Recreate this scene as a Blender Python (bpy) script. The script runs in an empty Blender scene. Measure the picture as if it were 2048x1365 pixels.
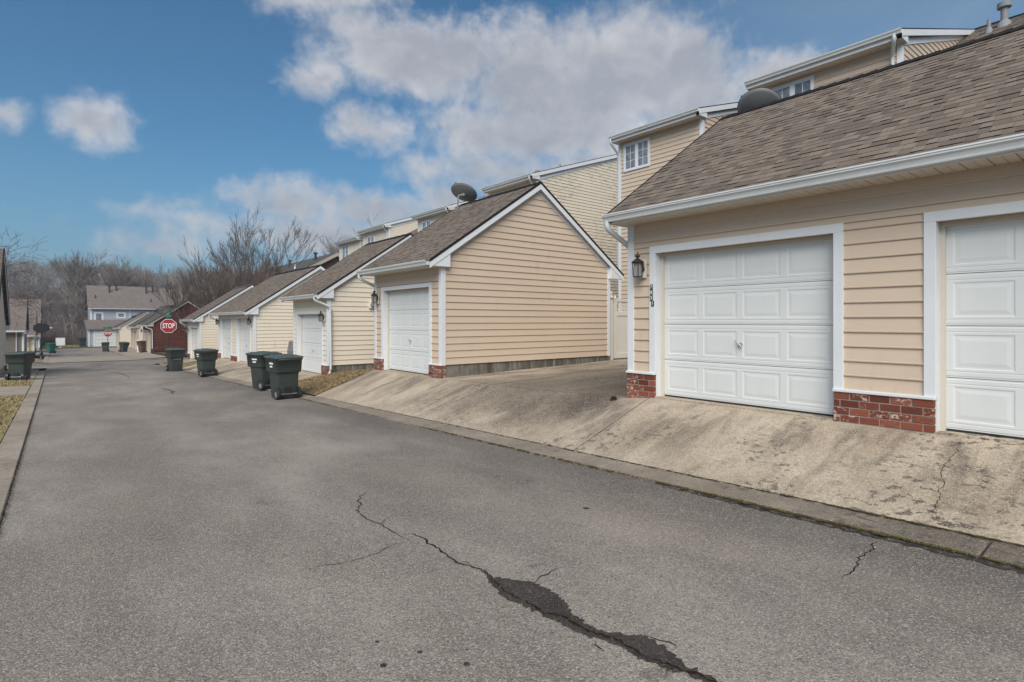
import bpy, math, random
from math import radians, sin, cos, atan2, hypot, pi
from mathutils import Vector, noise as mnoise

# ------------------------------------------------------------------ scene, camera, light
SC = bpy.context.scene
COL = SC.collection
R = random.Random(7)

YAW = math.atan(914 / 1118.6)
cam_d = bpy.data.cameras.new("camera")
cam_d.sensor_width = 36.0
cam_d.lens = 36.0 * 1118.6 / 2048
cam_d.shift_y = (643 - 682.5) / 2048
cam_d.clip_start = 0.05
cam_d.clip_end = 3000
cam = bpy.data.objects.new("camera", cam_d)
COL.objects.link(cam)
cam.location = (0, 0, 0)
cam.rotation_euler = (radians(90), 0, -YAW)
SC.camera = cam

SUN_EL, SUN_AZ = radians(43), radians(226)      # azimuth measured clockwise from +Y (along the lane)
sun_d = bpy.data.lights.new("sun", 'SUN')
sun_d.energy = 1.5
sun_d.angle = radians(48)                        # sun behind thin cloud: very soft shadows
sun_d.color = (1.0, 0.925, 0.83)
sun = bpy.data.objects.new("sun", sun_d)
COL.objects.link(sun)
sd = Vector((sin(SUN_AZ) * cos(SUN_EL), cos(SUN_AZ) * cos(SUN_EL), sin(SUN_EL)))
sun.rotation_euler = sd.to_track_quat('Z', 'Y').to_euler()

SC.view_settings.view_transform = 'Standard'
SC.view_settings.look = 'None'
SC.view_settings.exposure = 1.60
SC.view_settings.gamma = 1.0
SC.view_settings.use_curve_mapping = False


class NT:
    """small helper round a node tree"""
    def __init__(s, tree):
        s.t = tree
        s.n = tree.nodes
        s.l = tree.links

    def node(s, typ, **kw):
        n = s.n.new(typ)
        for k, v in kw.items():
            setattr(n, k, v)
        return n

    def put(s, sock, v):
        if v is None:
            return
        if isinstance(v, bpy.types.NodeSocket):
            s.l.new(v, sock)
        elif isinstance(v, (tuple, list)):
            sock.default_value = tuple(v) + ((1.0,) if len(v) == 3 and len(sock.default_value) == 4 else ())
        else:
            try:
                sock.default_value = v
            except TypeError:
                sock.default_value = (v, v, v)

    def m(s, op, a, b=None, c=None, clamp=False):
        n = s.node('ShaderNodeMath', operation=op, use_clamp=clamp)
        s.put(n.inputs[0], a)
        s.put(n.inputs[1], b)
        s.put(n.inputs[2], c)
        return n.outputs[0]

    def noise(s, vec, scale, detail=2.0, rough=0.5, dist=0.0):
        n = s.node('ShaderNodeTexNoise')
        s.put(n.inputs['Vector'], vec)
        n.inputs['Scale'].default_value = scale
        n.inputs['Detail'].default_value = detail
        n.inputs['Roughness'].default_value = rough
        n.inputs['Distortion'].default_value = dist
        return n.outputs['Fac']

    def voro(s, vec, scale, feature='F1', out='Distance', rand=1.0):
        n = s.node('ShaderNodeTexVoronoi', feature=feature)
        s.put(n.inputs['Vector'], vec)
        n.inputs['Scale'].default_value = scale
        n.inputs['Randomness'].default_value = rand
        return n.outputs[out]

    def ramp(s, fac, lo, hi, a=0.0, b=1.0, smooth=True):
        n = s.node('ShaderNodeMapRange')
        n.interpolation_type = 'SMOOTHSTEP' if smooth else 'LINEAR'
        s.put(n.inputs[0], fac)
        n.inputs[1].default_value = lo
        n.inputs[2].default_value = hi
        n.inputs[3].default_value = a
        n.inputs[4].default_value = b
        return n.outputs[0]

    def mix(s, fac, a, b, mode='MIX'):
        n = s.node('ShaderNodeMix', data_type='RGBA', blend_type=mode)
        s.put(n.inputs[0], fac)
        s.put(n.inputs[6], a)
        s.put(n.inputs[7], b)
        return n.outputs[2]

    def coord(s, kind='Object'):
        return s.node('ShaderNodeTexCoord').outputs[kind]

    def pos(s):
        return s.node('ShaderNodeNewGeometry').outputs['Position']

    def scaled(s, vec, sc, loc=(0, 0, 0)):
        n = s.node('ShaderNodeMapping')
        s.put(n.inputs['Vector'], vec)
        n.inputs['Scale'].default_value = sc
        n.inputs['Location'].default_value = loc
        return n.outputs[0]

    def sep(s, vec):
        n = s.node('ShaderNodeSeparateXYZ')
        s.put(n.inputs[0], vec)
        return n.outputs

    def bump(s, h, strength=0.3, dist=0.01):
        n = s.node('ShaderNodeBump')
        n.inputs['Strength'].default_value = strength
        n.inputs['Distance'].default_value = dist
        s.put(n.inputs['Height'], h)
        return n.outputs[0]


# ---- world: Nishita sky with cumulus clouds laid out by azimuth and elevation
W = bpy.data.worlds.new("World")
SC.world = W
W.use_nodes = True
w = NT(W.node_tree)
w.n.clear()
sky = w.node('ShaderNodeTexSky', sky_type='NISHITA')
sky.sun_disc = False
sky.sun_elevation = SUN_EL
sky.sun_rotation = SUN_AZ
sky.air_density = 1.0
sky.dust_density = 0.6
sky.ozone_density = 2.2
dirv = w.coord('Generated')
sx, sy, sz = w.sep(dirv)
az = w.m('ARCTAN2', sx, sy)
el = w.m('ARCSINE', sz)
warp1 = w.m('SUBTRACT', w.noise(dirv, 5.0, 5, 0.6), 0.5)
warp2 = w.m('SUBTRACT', w.noise(w.scaled(dirv, (1, 1, 1), (3.1, 1.7, 9.2)), 6.0, 5, 0.6), 0.5)
azw = w.m('ADD', az, w.m('MULTIPLY', warp1, 0.14))
elw = w.m('ADD', el, w.m('MULTIPLY', warp2, 0.08))
BL = [(0.80, 0.408, 0.284, 0.104), (0.537, 0.434, 0.190, 0.068), (0.430, 0.322, 0.095, 0.038),
      (0.73, 0.325, 0.235, 0.060), (0.990, 0.380, 0.105, 0.088), (0.400, 0.468, 0.05, 0.030),
      (0.345, 0.386, 0.050, 0.034), (0.36, 0.525, 0.14, 0.045), (0.034, 0.273, 0.054, 0.040),
      (-0.062, 0.265, 0.026, 0.026), (0.296, 0.188, 0.110, 0.034), (0.441, 0.184, 0.140, 0.050),
      (0.562, 0.212, 0.075, 0.044), (0.377, 0.145, 0.270, 0.040), (0.125, 0.108, 0.08, 0.026),
      (0.66, 0.262, 0.20, 0.042), (0.862, 0.262, 0.18, 0.05), (1.12, 0.37, 0.07, 0.05),
      (1.62, 0.42, 0.10, 0.05), (1.9, 0.5, 0.4, 0.12), (2.6, 0.35, 0.3, 0.12),
      (-0.9, 0.35, 0.3, 0.10), (-1.7, 0.5, 0.35, 0.14), (-2.5, 0.3, 0.3, 0.09), (0.2, 1.1, 1.2, 0.16)]
blob = None
for a0, e0, ra, re in BL:
    da = w.m('MULTIPLY', w.m('SUBTRACT', azw, a0), 1 / (ra * 1.06))
    de = w.m('MULTIPLY', w.m('SUBTRACT', elw, e0), 1 / (re * 1.12))
    d = w.m('SUBTRACT', 1.0, w.m('SQRT', w.m('ADD', w.m('MULTIPLY', da, da), w.m('MULTIPLY', de, de))))
    soft = max(0.22, min(1.0, re / 0.07))
    if soft < 1: d = w.m('MULTIPLY', d, soft)
    blob = d if blob is None else w.m('SMOOTH_MAX', blob, d, 0.12)
fb = w.noise(dirv, 9.0, 12, 0.62, 0.3)
fine = w.noise(dirv, 34.0, 8, 0.6, 0.2)
dens = w.m('ADD', blob, w.m('MULTIPLY', w.m('SUBTRACT', fb, 0.5), 1.1))
dens = w.m('ADD', dens, w.m('MULTIPLY', w.m('SUBTRACT', fine, 0.5), 0.55))
cov = w.ramp(dens, -0.10, 0.52)
# brightness of the cloud: bright billows at the rims, grey flat cores
bill = w.noise(w.scaled(dirv, (1, 1, 1.4), (0.0, 0.0, 0.03)), 11.0, 8, 0.6, 0.4)
core = w.ramp(blob, 0.05, 0.65)
fb_up = w.noise(w.scaled(dirv, (1, 1, 1), (0, 0, 0.022)), 9.0, 12, 0.62, 0.3)
lit = w.m('ADD', w.m('MULTIPLY', w.m('SUBTRACT', bill, 0.42), 1.5), w.m('MULTIPLY', w.m('SUBTRACT', 1.0, core), 0.70))
lit = w.m('ADD', lit, w.m('MULTIPLY', w.m('SUBTRACT', fb, fb_up), 0.9))
lit = w.ramp(lit, 0.0, 1.0, smooth=False)
ccol = w.mix(lit, (2.65, 2.78, 3.12), (4.8, 4.76, 4.86))
skyc = w.mix(1.0, sky.outputs[0], (0.235, 0.545, 0.66), 'MULTIPLY')
lowf = w.ramp(el, 0.0, 0.32, 0.0, 1.0)
skyc = w.mix(w.m('MULTIPLY', w.m('SUBTRACT', 1.0, lowf), 0.45), skyc, (1.3, 2.2, 3.1))
veil = w.m('MULTIPLY', w.ramp(az, 0.75, 1.35, 0.0, 0.42), w.ramp(w.noise(w.scaled(dirv, (1, 1, 2.2)), 3.0, 6, 0.6, 0.4), 0.25, 0.75, 0.5, 1.0))
skyc = w.mix(veil, skyc, (2.5, 3.2, 4.0))
thin = w.m('MULTIPLY', cov, 0.93)
world_c = w.mix(thin, skyc, ccol)
bg = w.node('ShaderNodeBackground')
w.put(bg.inputs[0], world_c)
bg.inputs[1].default_value = 0.05
wo = w.node('ShaderNodeOutputWorld')
w.l.new(bg.outputs[0], wo.inputs[0])

# ------------------------------------------------------------------ materials
MATS = {}


def mat(name, color=(0.5, 0.5, 0.5), rough=0.7, metal=0.0, spec=0.5, build=None):
    if name in MATS:
        return MATS[name]
    m = bpy.data.materials.new(name)
    m.use_nodes = True
    t = NT(m.node_tree)
    b = t.n['Principled BSDF']
    b.inputs['Base Color'].default_value = (*color, 1)
    b.inputs['Roughness'].default_value = rough
    b.inputs['Metallic'].default_value = metal
    b.inputs['Specular IOR Level'].default_value = spec
    if build:
        build(t, b)
    MATS[name] = m
    return m


def weathered(color, amt=0.12, scale=3.0, fine=60.0, bumpy=0.0, rnd=0.05, streak=0.0, dirt=(0.2, 0.17, 0.12)):
    def f(t, b):
        p = t.pos()
        n = t.noise(p, scale, 5, 0.6)
        c = t.mix(t.ramp(n, 0.3, 0.75, 0, amt), color, tuple(x * 0.55 for x in color))
        n2 = t.noise(p, fine, 3, 0.6)
        c = t.mix(t.ramp(n2, 0.35, 0.7, 0, amt * 0.6), c, tuple(min(1, x * 1.15) for x in color))
        if rnd:
            oi = t.node('ShaderNodeObjectInfo').outputs['Random']
            c = t.mix(t.m('MULTIPLY', oi, rnd), c, tuple(x * 0.6 for x in color))
        if streak:
            st = t.noise(t.scaled(p, (9, 9, 0.7)), 1.0, 5, 0.65)
            mk = t.noise(p, 0.9, 3, 0.5)
            c = t.mix(t.m('MULTIPLY', t.m('MULTIPLY', t.ramp(st, 0.5, 0.8), t.ramp(mk, 0.42, 0.66)), streak), c, dirt)
        t.put(b.inputs['Base Color'], c)
        if bumpy:
            t.put(b.inputs['Normal'], t.bump(n2, bumpy, 0.004))
    return f


def siding_mat(name, color, dirt=0.15, dcol=(0.20, 0.17, 0.11), spots=0.0):
    def f(t, b):
        p = t.pos()
        oi = t.node('ShaderNodeObjectInfo').outputs['Random']
        c = t.mix(t.m('MULTIPLY', oi, 0.10), color, tuple(x * 0.72 for x in color))
        c = t.mix(t.ramp(t.noise(p, 0.7, 3, 0.5), 0.35, 0.7, 0, 0.10), c, tuple(x * 0.7 for x in color))
        # run-off smears below laps and faint mildew
        st = t.noise(t.scaled(p, (5, 5, 1.2)), 1.3, 6, 0.7)
        mk = t.noise(p, 0.55, 4, 0.55)
        c = t.mix(t.m('MULTIPLY', t.m('MULTIPLY', t.ramp(st, 0.5, 0.78), t.ramp(mk, 0.45, 0.7)), dirt), c, dcol)
        if spots:
            sp = t.noise(t.scaled(p, (1.6, 1.6, 7)), 1.6, 6, 0.70)
            mk2 = t.noise(p, 0.35, 3, 0.5)
            c = t.mix(t.m('MULTIPLY', t.m('MULTIPLY', t.ramp(sp, 0.47, 0.64), t.ramp(mk2, 0.38, 0.54)), spots), c, dcol)
        t.put(b.inputs['Base Color'], c)
        g = t.noise(t.scaled(p, (14, 14, 220)), 1.0, 3, 0.6)
        t.put(b.inputs['Normal'], t.bump(g, 0.10, 0.002))
    return mat(name, color, 0.55, 0, 0.35, f)


M_SID_P = siding_mat('peach_siding', (0.605, 0.480, 0.369), 0.35, (0.24, 0.17, 0.10))
M_SID_C = siding_mat('cream_siding', (0.76, 0.675, 0.555), 0.40, (0.30, 0.24, 0.14))
M_SID_D = siding_mat('dirty_cream_siding', (0.72, 0.64, 0.52), 0.5, (0.30, 0.25, 0.165), 0.6)
M_SID_G = siding_mat('grey_vinyl_siding', (0.40, 0.43, 0.48), 0.1)
M_SID_T = siding_mat('taupe_siding', (0.19, 0.165, 0.14), 0.1)
M_SID_Y = siding_mat('yellow_siding', (0.62, 0.52, 0.28), 0.1)
M_WALL_P = mat('peach_wall_sheet', (0.30, 0.215, 0.14), 0.8)
M_WALL_C = mat('cream_wall_sheet', (0.40, 0.33, 0.22), 0.8)
M_WALL_G = mat('grey_wall_sheet', (0.32, 0.35, 0.39), 0.8)
M_WALL_T = mat('taupe_wall_sheet', (0.12, 0.10, 0.09), 0.8)
M_TRIM = mat('white_trim', (0.70, 0.725, 0.76), 0.45, 0, 0.4, weathered((0.70, 0.715, 0.735), 0.10, 2.0, 40, 0, 0.04, 0.10))
M_TRIM_T = mat('tan_trim', (0.46, 0.40, 0.33), 0.5, 0, 0.4, weathered((0.46, 0.40, 0.33), 0.10, 2.0, 40))
M_STOP_BEAD = mat('cream_jamb', (0.60, 0.55, 0.47), 0.5, 0, 0.4, weathered((0.60, 0.55, 0.47), 0.12, 2.5, 40, 0, 0, 0.2))
M_GUT = mat('white_gutter', (0.62, 0.64, 0.64), 0.38, 0, 0.5, weathered((0.62, 0.64, 0.64), 0.22, 1.2, 25, 0, 0.05, 0.25))
M_SOFF = mat('vinyl_soffit', (0.62, 0.56, 0.47), 0.55, 0, 0.3, weathered((0.62, 0.56, 0.47), 0.15, 1.5, 25))
M_DOOR = mat('white_door_paint', (0.68, 0.70, 0.69), 0.42, 0, 0.4, weathered((0.69, 0.70, 0.69), 0.08, 1.3, 90, 0.12, 0.03, 0.06))
M_DARK = mat('dark_gap', (0.02, 0.02, 0.02), 0.9)
M_EDGE = mat('black_drip_edge', (0.022, 0.02, 0.02), 0.95, 0, 0.1)
M_IRON = mat('dark_bronze', (0.06, 0.05, 0.045), 0.45, 0.6, 0.5, weathered((0.06, 0.05, 0.045), 0.3, 20, 80))
M_BLACK = mat('black_paint', (0.016, 0.016, 0.018), 0.4)
M_STEEL = mat('galvanised_steel', (0.42, 0.43, 0.44), 0.45, 0.7)
M_GREYP = mat('grey_pipe', (0.22, 0.225, 0.24), 0.7)
M_MAST = mat('weathered_mast', (0.24, 0.24, 0.245), 0.7, 0.2)
M_RUB = mat('rubber', (0.02, 0.02, 0.022), 0.75)
M_WHITE = mat('white_print', (0.8, 0.8, 0.8), 0.6)
M_RED = mat('sign_red', (0.31, 0.010, 0.016), 0.5)
M_GREENS = mat('sign_green', (0.02, 0.17, 0.11), 0.5)
M_VINYL = mat('almond_vinyl', (0.68, 0.64, 0.57), 0.45, 0, 0.4, weathered((0.68, 0.64, 0.57), 0.08, 2.0, 30, 0, 0, 0.1))
M_DISH = mat('dish_grey', (0.19, 0.195, 0.20), 0.5, 0.0, 0.4, weathered((0.19, 0.195, 0.20), 0.15, 4, 60))


def _glass(t, b):
    p = t.pos()
    c = t.mix(t.ramp(t.noise(p, 4.5, 4, 0.6), 0.35, 0.7), (0.10, 0.12, 0.15), (0.24, 0.27, 0.32))
    t.put(b.inputs['Base Color'], c)


M_GLASS = mat('window_glass', (0.12, 0.14, 0.17), 0.08, 0, 0.8, build=_glass)
M_LGLASS = mat('lantern_glass', (0.26, 0.25, 0.23), 0.15, 0, 0.8)


def _shingle(t, b):
    p = t.pos()
    at = t.node('ShaderNodeAttribute', attribute_name='tone').outputs['Fac']
    n = t.noise(p, 260, 2, 0.6)
    big = t.noise(p, 0.8, 3, 0.5)
    c = t.mix(t.ramp(at, 0.0, 1.0, smooth=False), (0.098, 0.076, 0.064), (0.215, 0.173, 0.140))
    butt_shadow = t.m('LESS_THAN', at, 0.005)
    c = t.mix(t.ramp(n, 0.38, 0.66, 0, 0.35), c, (0.31, 0.26, 0.215))
    c = t.mix(t.ramp(t.noise(p, 120, 2, 0.6), 0.5, 0.72, 0, 0.45), c, (0.05, 0.04, 0.036))
    c = t.mix(t.ramp(big, 0.4, 0.7, 0, 0.15), c, (0.09, 0.075, 0.065))
    c = t.mix(butt_shadow, c, (0.022, 0.017, 0.016))  # near-black lower edges paint in the shadow line of each shingle course
    t.put(b.inputs['Base Color'], c)
    t.put(b.inputs['Normal'], t.bump(n, 0.5, 0.004))


M_SHING = mat('brown_shingle', (0.15, 0.12, 0.10), 0.95, 0, 0.15, build=_shingle)


def _roof_far(c1, c2):
    def f(t, b):
        p = t.pos()
        br = t.node('ShaderNodeTexBrick')
        v = t.node('ShaderNodeCombineXYZ')
        x, y, z = t.sep(p)
        t.l.new(t.m('ADD', y, x), v.inputs[0])
        t.l.new(z, v.inputs[1])
        t.l.new(v.outputs[0], br.inputs['Vector'])
        br.inputs['Scale'].default_value = 1.0
        br.inputs['Brick Width'].default_value = 0.36
        br.inputs['Row Height'].default_value = 0.10
        br.inputs['Mortar Size'].default_value = 0.010
        br.inputs['Color1'].default_value = (*c1, 1)
        br.inputs['Color2'].default_value = (*c2, 1)
        br.inputs['Mortar'].default_value = tuple(x * 0.4 for x in c1) + (1,)
        c = t.mix(t.ramp(t.noise(p, 0.5, 4, 0.6), 0.3, 0.7, 0, 0.3), br.outputs['Color'], tuple(x * 0.7 for x in c1))
        t.put(b.inputs['Base Color'], c)
        t.put(b.inputs['Normal'], t.bump(br.outputs['Fac'], -0.4, 0.01))
    return f


M_RFAR = mat('distant_shingle', (0.15, 0.12, 0.10), 0.95, 0, 0.15, build=_roof_far((0.13, 0.105, 0.09), (0.20, 0.165, 0.14)))
M_RTAN = mat('distant_tan_shingle', (0.2, 0.16, 0.14), 0.95, 0, 0.15, build=_roof_far((0.185, 0.15, 0.135), (0.24, 0.20, 0.175)))
M_RDARK = mat('distant_dark_shingle', (0.1, 0.1, 0.1), 0.95, 0, 0.15, build=_roof_far((0.085, 0.08, 0.072), (0.13, 0.12, 0.108)))


def _asphalt(t, b):
    p = t.pos()
    x, y, z = t.sep(p)
    big = t.noise(t.scaled(p, (1.3, 0.55, 1)), 0.55, 5, 0.6)
    mid = t.noise(t.scaled(p, (1.0, 0.45, 1)), 1.4, 5, 0.62)
    base = t.mix(t.ramp(big, 0.3, 0.72), (0.198, 0.169, 0.144), (0.338, 0.294, 0.252))
    base = t.mix(t.ramp(mid, 0.35, 0.70, 0, 0.50), base, (0.150, 0.130, 0.114))
    # the lane was paved in two passes: the kerb-side half is darker and dirtier towards the gutter
    edge = t.ramp(t.m('ADD', x, t.m('MULTIPLY', t.m('SUBTRACT', t.noise(t.scaled(p, (1, 0.5, 1)), 0.9, 4, 0.6), 0.5), 2.4)), 3.0, 5.2)
    nearm = t.ramp(y, 44.0, 36.0)
    base = t.mix(t.m('MULTIPLY', t.m('MULTIPLY', edge, nearm), 0.78), base, (0.088, 0.078, 0.074))
    # brownish film in the wheel lanes
    br = t.ramp(t.noise(t.scaled(p, (0.9, 0.25, 1), (3, 5, 0)), 0.8, 4, 0.5), 0.5, 0.72, 0, 0.30)
    base = t.mix(br, base, (0.28, 0.24, 0.185))
    oil = t.ramp(t.noise(p, 2.7, 3, 0.45), 0.69, 0.76, 0, 0.45)
    base = t.mix(oil, base, (0.06, 0.055, 0.052))
    st = t.voro(p, 125, out='Color')
    sv = t.sep(st)[0]
    base = t.mix(t.ramp(sv, 0.70, 0.98, 0, 0.52), base, (0.52, 0.45, 0.38))
    base = t.mix(t.ramp(sv, 0.36, 0.0, 0, 0.55), base, (0.055, 0.046, 0.040))
    tw = t.ramp(t.noise(p, 30, 3, 0.6), 0.62, 0.72, 0, 0.55)
    base = t.mix(tw, base, (0.07, 0.06, 0.055))
    t.put(b.inputs['Base Color'], base)
    h = t.voro(p, 125)
    t.put(b.inputs['Normal'], t.bump(t.m('SUBTRACT', 1.0, h), 0.55, 0.006))


M_ASPH = mat('worn_asphalt', (0.18, 0.17, 0.16), 0.9, 0, 0.25, build=_asphalt)


def _stain(t, b):
    p = t.pos()
    sv = t.sep(t.voro(p, 95, out='Color'))[0]
    base = t.mix(t.ramp(t.noise(p, 3, 4, 0.6), 0.3, 0.7), (0.036, 0.028, 0.025), (0.060, 0.048, 0.042))
    base = t.mix(t.ramp(sv, 0.80, 1.0, 0, 0.4), base, (0.17, 0.15, 0.13))
    base = t.mix(t.ramp(sv, 0.3, 0.0, 0, 0.6), base, (0.018, 0.016, 0.014))
    t.put(b.inputs['Base Color'], base)
    t.put(b.inputs['Normal'], t.bump(sv, 0.5, 0.006))


M_STAIN = mat('damp_asphalt', (0.06, 0.055, 0.05), 0.75, 0, 0.3, build=_stain)
M_CRACK = mat('crack_shade', (0.034, 0.028, 0.022), 0.95, 0, 0.0, weathered((0.034, 0.028, 0.022), 0.4, 8, 60, 0, 0))
M_CRACKG = mat('crack_dirt', (0.030, 0.024, 0.014), 0.95, 0, 0.0, weathered((0.030, 0.024, 0.014), 0.5, 8, 60, 0, 0))


def _concrete(c1, c2, streaks=0.75, spots=True, gutter_near=False):
    def f(t, b):
        p = t.pos()
        x, y, z = t.sep(p)
        base = t.mix(t.ramp(t.noise(p, 0.8, 6, 0.62), 0.34, 0.64), c1, c2)
        base = t.mix(t.ramp(t.noise(p, 5.0, 5, 0.65), 0.45, 0.75, 0, 0.35), base, tuple(v * 0.66 for v in c1))
        if gutter_near:
            base = t.mix(t.ramp(t.m('ADD', y, t.m('MULTIPLY', t.noise(p, 1.5, 5, 0.65), 3.0)), 4.6, 2.8, 0, 0.72), base, (0.085, 0.075, 0.064))
        # water stains that run down the slope towards the lane, darkest just below the door sills
        st = t.noise(t.scaled(p, (0.40, 1.9, 0.5)), 1.15, 5, 0.62, 0.4)
        up = t.ramp(x, 5.2, 6.5, 0.25, 1.0)
        up = t.m('MULTIPLY', up, t.ramp(x, 7.0, 6.72, 0.0, 1.0))
        pad = t.ramp(x, 7.0, 7.4, 0.0, 0.9)
        st = t.m('MULTIPLY', t.ramp(st, 0.45, 0.62), t.m('ADD', up, pad))
        base = t.mix(t.m('MULTIPLY', st, streaks), base, (0.11, 0.090, 0.072))
        blot = t.ramp(t.noise(p, 2.1, 7, 0.72), 0.55, 0.66)
        base = t.mix(t.m('MULTIPLY', blot, 0.45 if streaks > .3 else 0.2), base, (0.14, 0.115, 0.092))
        # the wet swale between the garages stays dark
        sw = t.m('MULTIPLY', t.ramp(y, 5.35, 6.3), t.ramp(y, 10.9, 8.2))
        sw = t.m('MULTIPLY', sw, t.ramp(t.m('ADD', x, t.m('MULTIPLY', t.noise(p, 1.3, 5, 0.65), 2.6)), 6.5, 7.7))
        base = t.mix(t.m('MULTIPLY', sw, 0.72), base, (0.14, 0.112, 0.088))
        sw2 = t.m('MULTIPLY', sw, t.ramp(t.noise(p, 14, 5, 0.7), 0.45, 0.62))
        base = t.mix(t.m('MULTIPLY', sw2, 0.6), base, (0.07, 0.06, 0.052))
        gx_ = t.m('SUBTRACT', x, 6.75)
        gy_ = t.m('SUBTRACT', y, 6.25)
        gd = t.m('SQRT', t.m('ADD', t.m('MULTIPLY', gx_, gx_), t.m('MULTIPLY', t.m('MULTIPLY', gy_, gy_), 1.6)))
        gd = t.m('ADD', gd, t.m('MULTIPLY', t.m('SUBTRACT', t.noise(p, 4.0, 6, 0.7), 0.5), 1.1))
        base = t.mix(t.ramp(gd, 0.95, 0.15, 0, 0.85), base, (0.055, 0.046, 0.040))
        if spots:
            sv = t.ramp(t.noise(t.scaled(p, (1.2, 0.9, 1)), 10.0, 4, 0.6, 0.1), 0.53, 0.60)
            mk = t.m('MULTIPLY', t.ramp(y, 2.6, 1.5), t.ramp(t.noise(p, 1.6, 3, 0.5), 0.35, 0.55))
            mk = t.m('ADD', mk, t.m('MULTIPLY', t.ramp(t.noise(p, 0.9, 3, 0.5), 0.56, 0.66), 0.8), clamp=True)
            base = t.mix(t.m('MULTIPLY', t.m('MULTIPLY', sv, mk), 0.95), base, (0.070, 0.060, 0.052))
            pit = t.ramp(t.noise(p, 24, 2, 0.5), 0.70, 0.735)
            base = t.mix(t.m('MULTIPLY', pit, 0.65), base, (0.09, 0.08, 0.07))
            wh = t.m('MULTIPLY', t.ramp(t.noise(p, 3.4, 6, 0.7), 0.60, 0.70), t.ramp(t.noise(p, 0.7, 2, 0.5, 1.0), 0.5, 0.65))
            base = t.mix(t.m('MULTIPLY', wh, 0.5), base, (0.46, 0.44, 0.40))
        gr = t.sep(t.voro(p, 120, out='Color'))[0]
        base = t.mix(t.ramp(gr, 0.65, 1.0, 0, 0.45), base, tuple(v * 1.4 for v in c2))
        base = t.mix(t.ramp(gr, 0.38, 0.0, 0, 0.50), base, (0.13, 0.105, 0.08))
        base = t.mix(t.ramp(t.noise(t.scaled(p, (1, 1, 1)), 22, 4, 0.65), 0.48, 0.72, 0, 0.28), base, (0.15, 0.12, 0.095))
        t.put(b.inputs['Base Color'], base)
        t.put(b.inputs['Normal'], t.bump(t.m('ADD', gr, t.noise(p, 24, 4, 0.6)), 0.35, 0.006))
    return f


M_CONC = mat('aged_concrete', (0.3, 0.26, 0.21), 0.9, 0, 0.2, build=_concrete((0.345, 0.280, 0.208), (0.485, 0.408, 0.315)))
M_CURB = mat('gutter_concrete', (0.2, 0.18, 0.16), 0.9, 0, 0.2, build=_concrete((0.20, 0.165, 0.132), (0.32, 0.27, 0.215), 0.2, True, True))
M_LCURB = mat('left_kerb_concrete', (0.3, 0.26, 0.21), 0.9, 0, 0.2, build=_concrete((0.26, 0.215, 0.165), (0.38, 0.325, 0.26), 0.1, True))
M_FCONC = mat('clean_concrete', (0.34, 0.29, 0.24), 0.9, 0, 0.2, build=_concrete((0.30, 0.25, 0.20), (0.37, 0.315, 0.255), 0.0, False))


def _found(t, b):
    p = t.pos()
    c = t.mix(t.ramp(t.noise(t.scaled(p, (2, 2, 0.6)), 2.2, 6, 0.7), 0.35, 0.68), (0.085, 0.080, 0.066), (0.22, 0.20, 0.17))
    c = t.mix(t.ramp(t.noise(t.scaled(p, (7, 7, 0.8)), 1.0, 4, 0.7), 0.55, 0.72, 0, 0.7), c, (0.36, 0.35, 0.32))
    br = t.node('ShaderNodeTexBrick')
    v = t.node('ShaderNodeCombineXYZ')
    x, y, z = t.sep(p)
    t.l.new(t.m('ADD', y, x), v.inputs[0])
    t.l.new(z, v.inputs[1])
    t.l.new(v.outputs[0], br.inputs['Vector'])
    br.inputs['Scale'].default_value = 1
    br.inputs['Brick Width'].default_value = 0.4
    br.inputs['Row Height'].default_value = 0.2
    br.inputs['Mortar Size'].default_value = 0.008
    t.put(b.inputs['Base Color'], c)
    t.put(b.inputs['Normal'], t.bump(br.outputs['Fac'], -0.5, 0.012))


M_FOUND = mat('stained_block', (0.2, 0.19, 0.17), 0.95, 0, 0.1, build=_found)


def _brick(t, b):
    p = t.pos()
    oi = t.node('ShaderNodeObjectInfo').outputs['Random']
    at = t.node('ShaderNodeAttribute', attribute_name='tone').outputs['Fac']
    r = t.m('FRACT', t.m('ADD', oi, at))
    c = t.mix(r, (0.125, 0.040, 0.028), (0.27, 0.088, 0.056))
    n = t.noise(t.scaled(p, (1, 1, 1.6)), 16, 5, 0.68, 0.6)
    msk = t.m('MULTIPLY', t.ramp(n, 0.53, 0.60), t.ramp(t.m('FRACT', t.m('MULTIPLY', r, 3.7)), 0.25, 0.6))
    c = t.mix(t.m('MULTIPLY', msk, 0.85), c, (0.60, 0.46, 0.40))
    c = t.mix(t.ramp(t.noise(p, 45, 3, 0.6), 0.5, 0.8, 0, 0.4), c, (0.10, 0.03, 0.02))
    t.put(b.inputs['Base Color'], c)
    t.put(b.inputs['Normal'], t.bump(t.noise(p, 90, 3, 0.6), 0.4, 0.004))


M_BRICK = mat('tumbled_brick', (0.3, 0.08, 0.05), 0.92, 0, 0.1, build=_brick)
M_MORT = mat('grey_mortar', (0.31, 0.27, 0.235), 0.95, 0, 0.1, weathered((0.31, 0.27, 0.235), 0.3, 6, 70, 0.3, 0))


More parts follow.
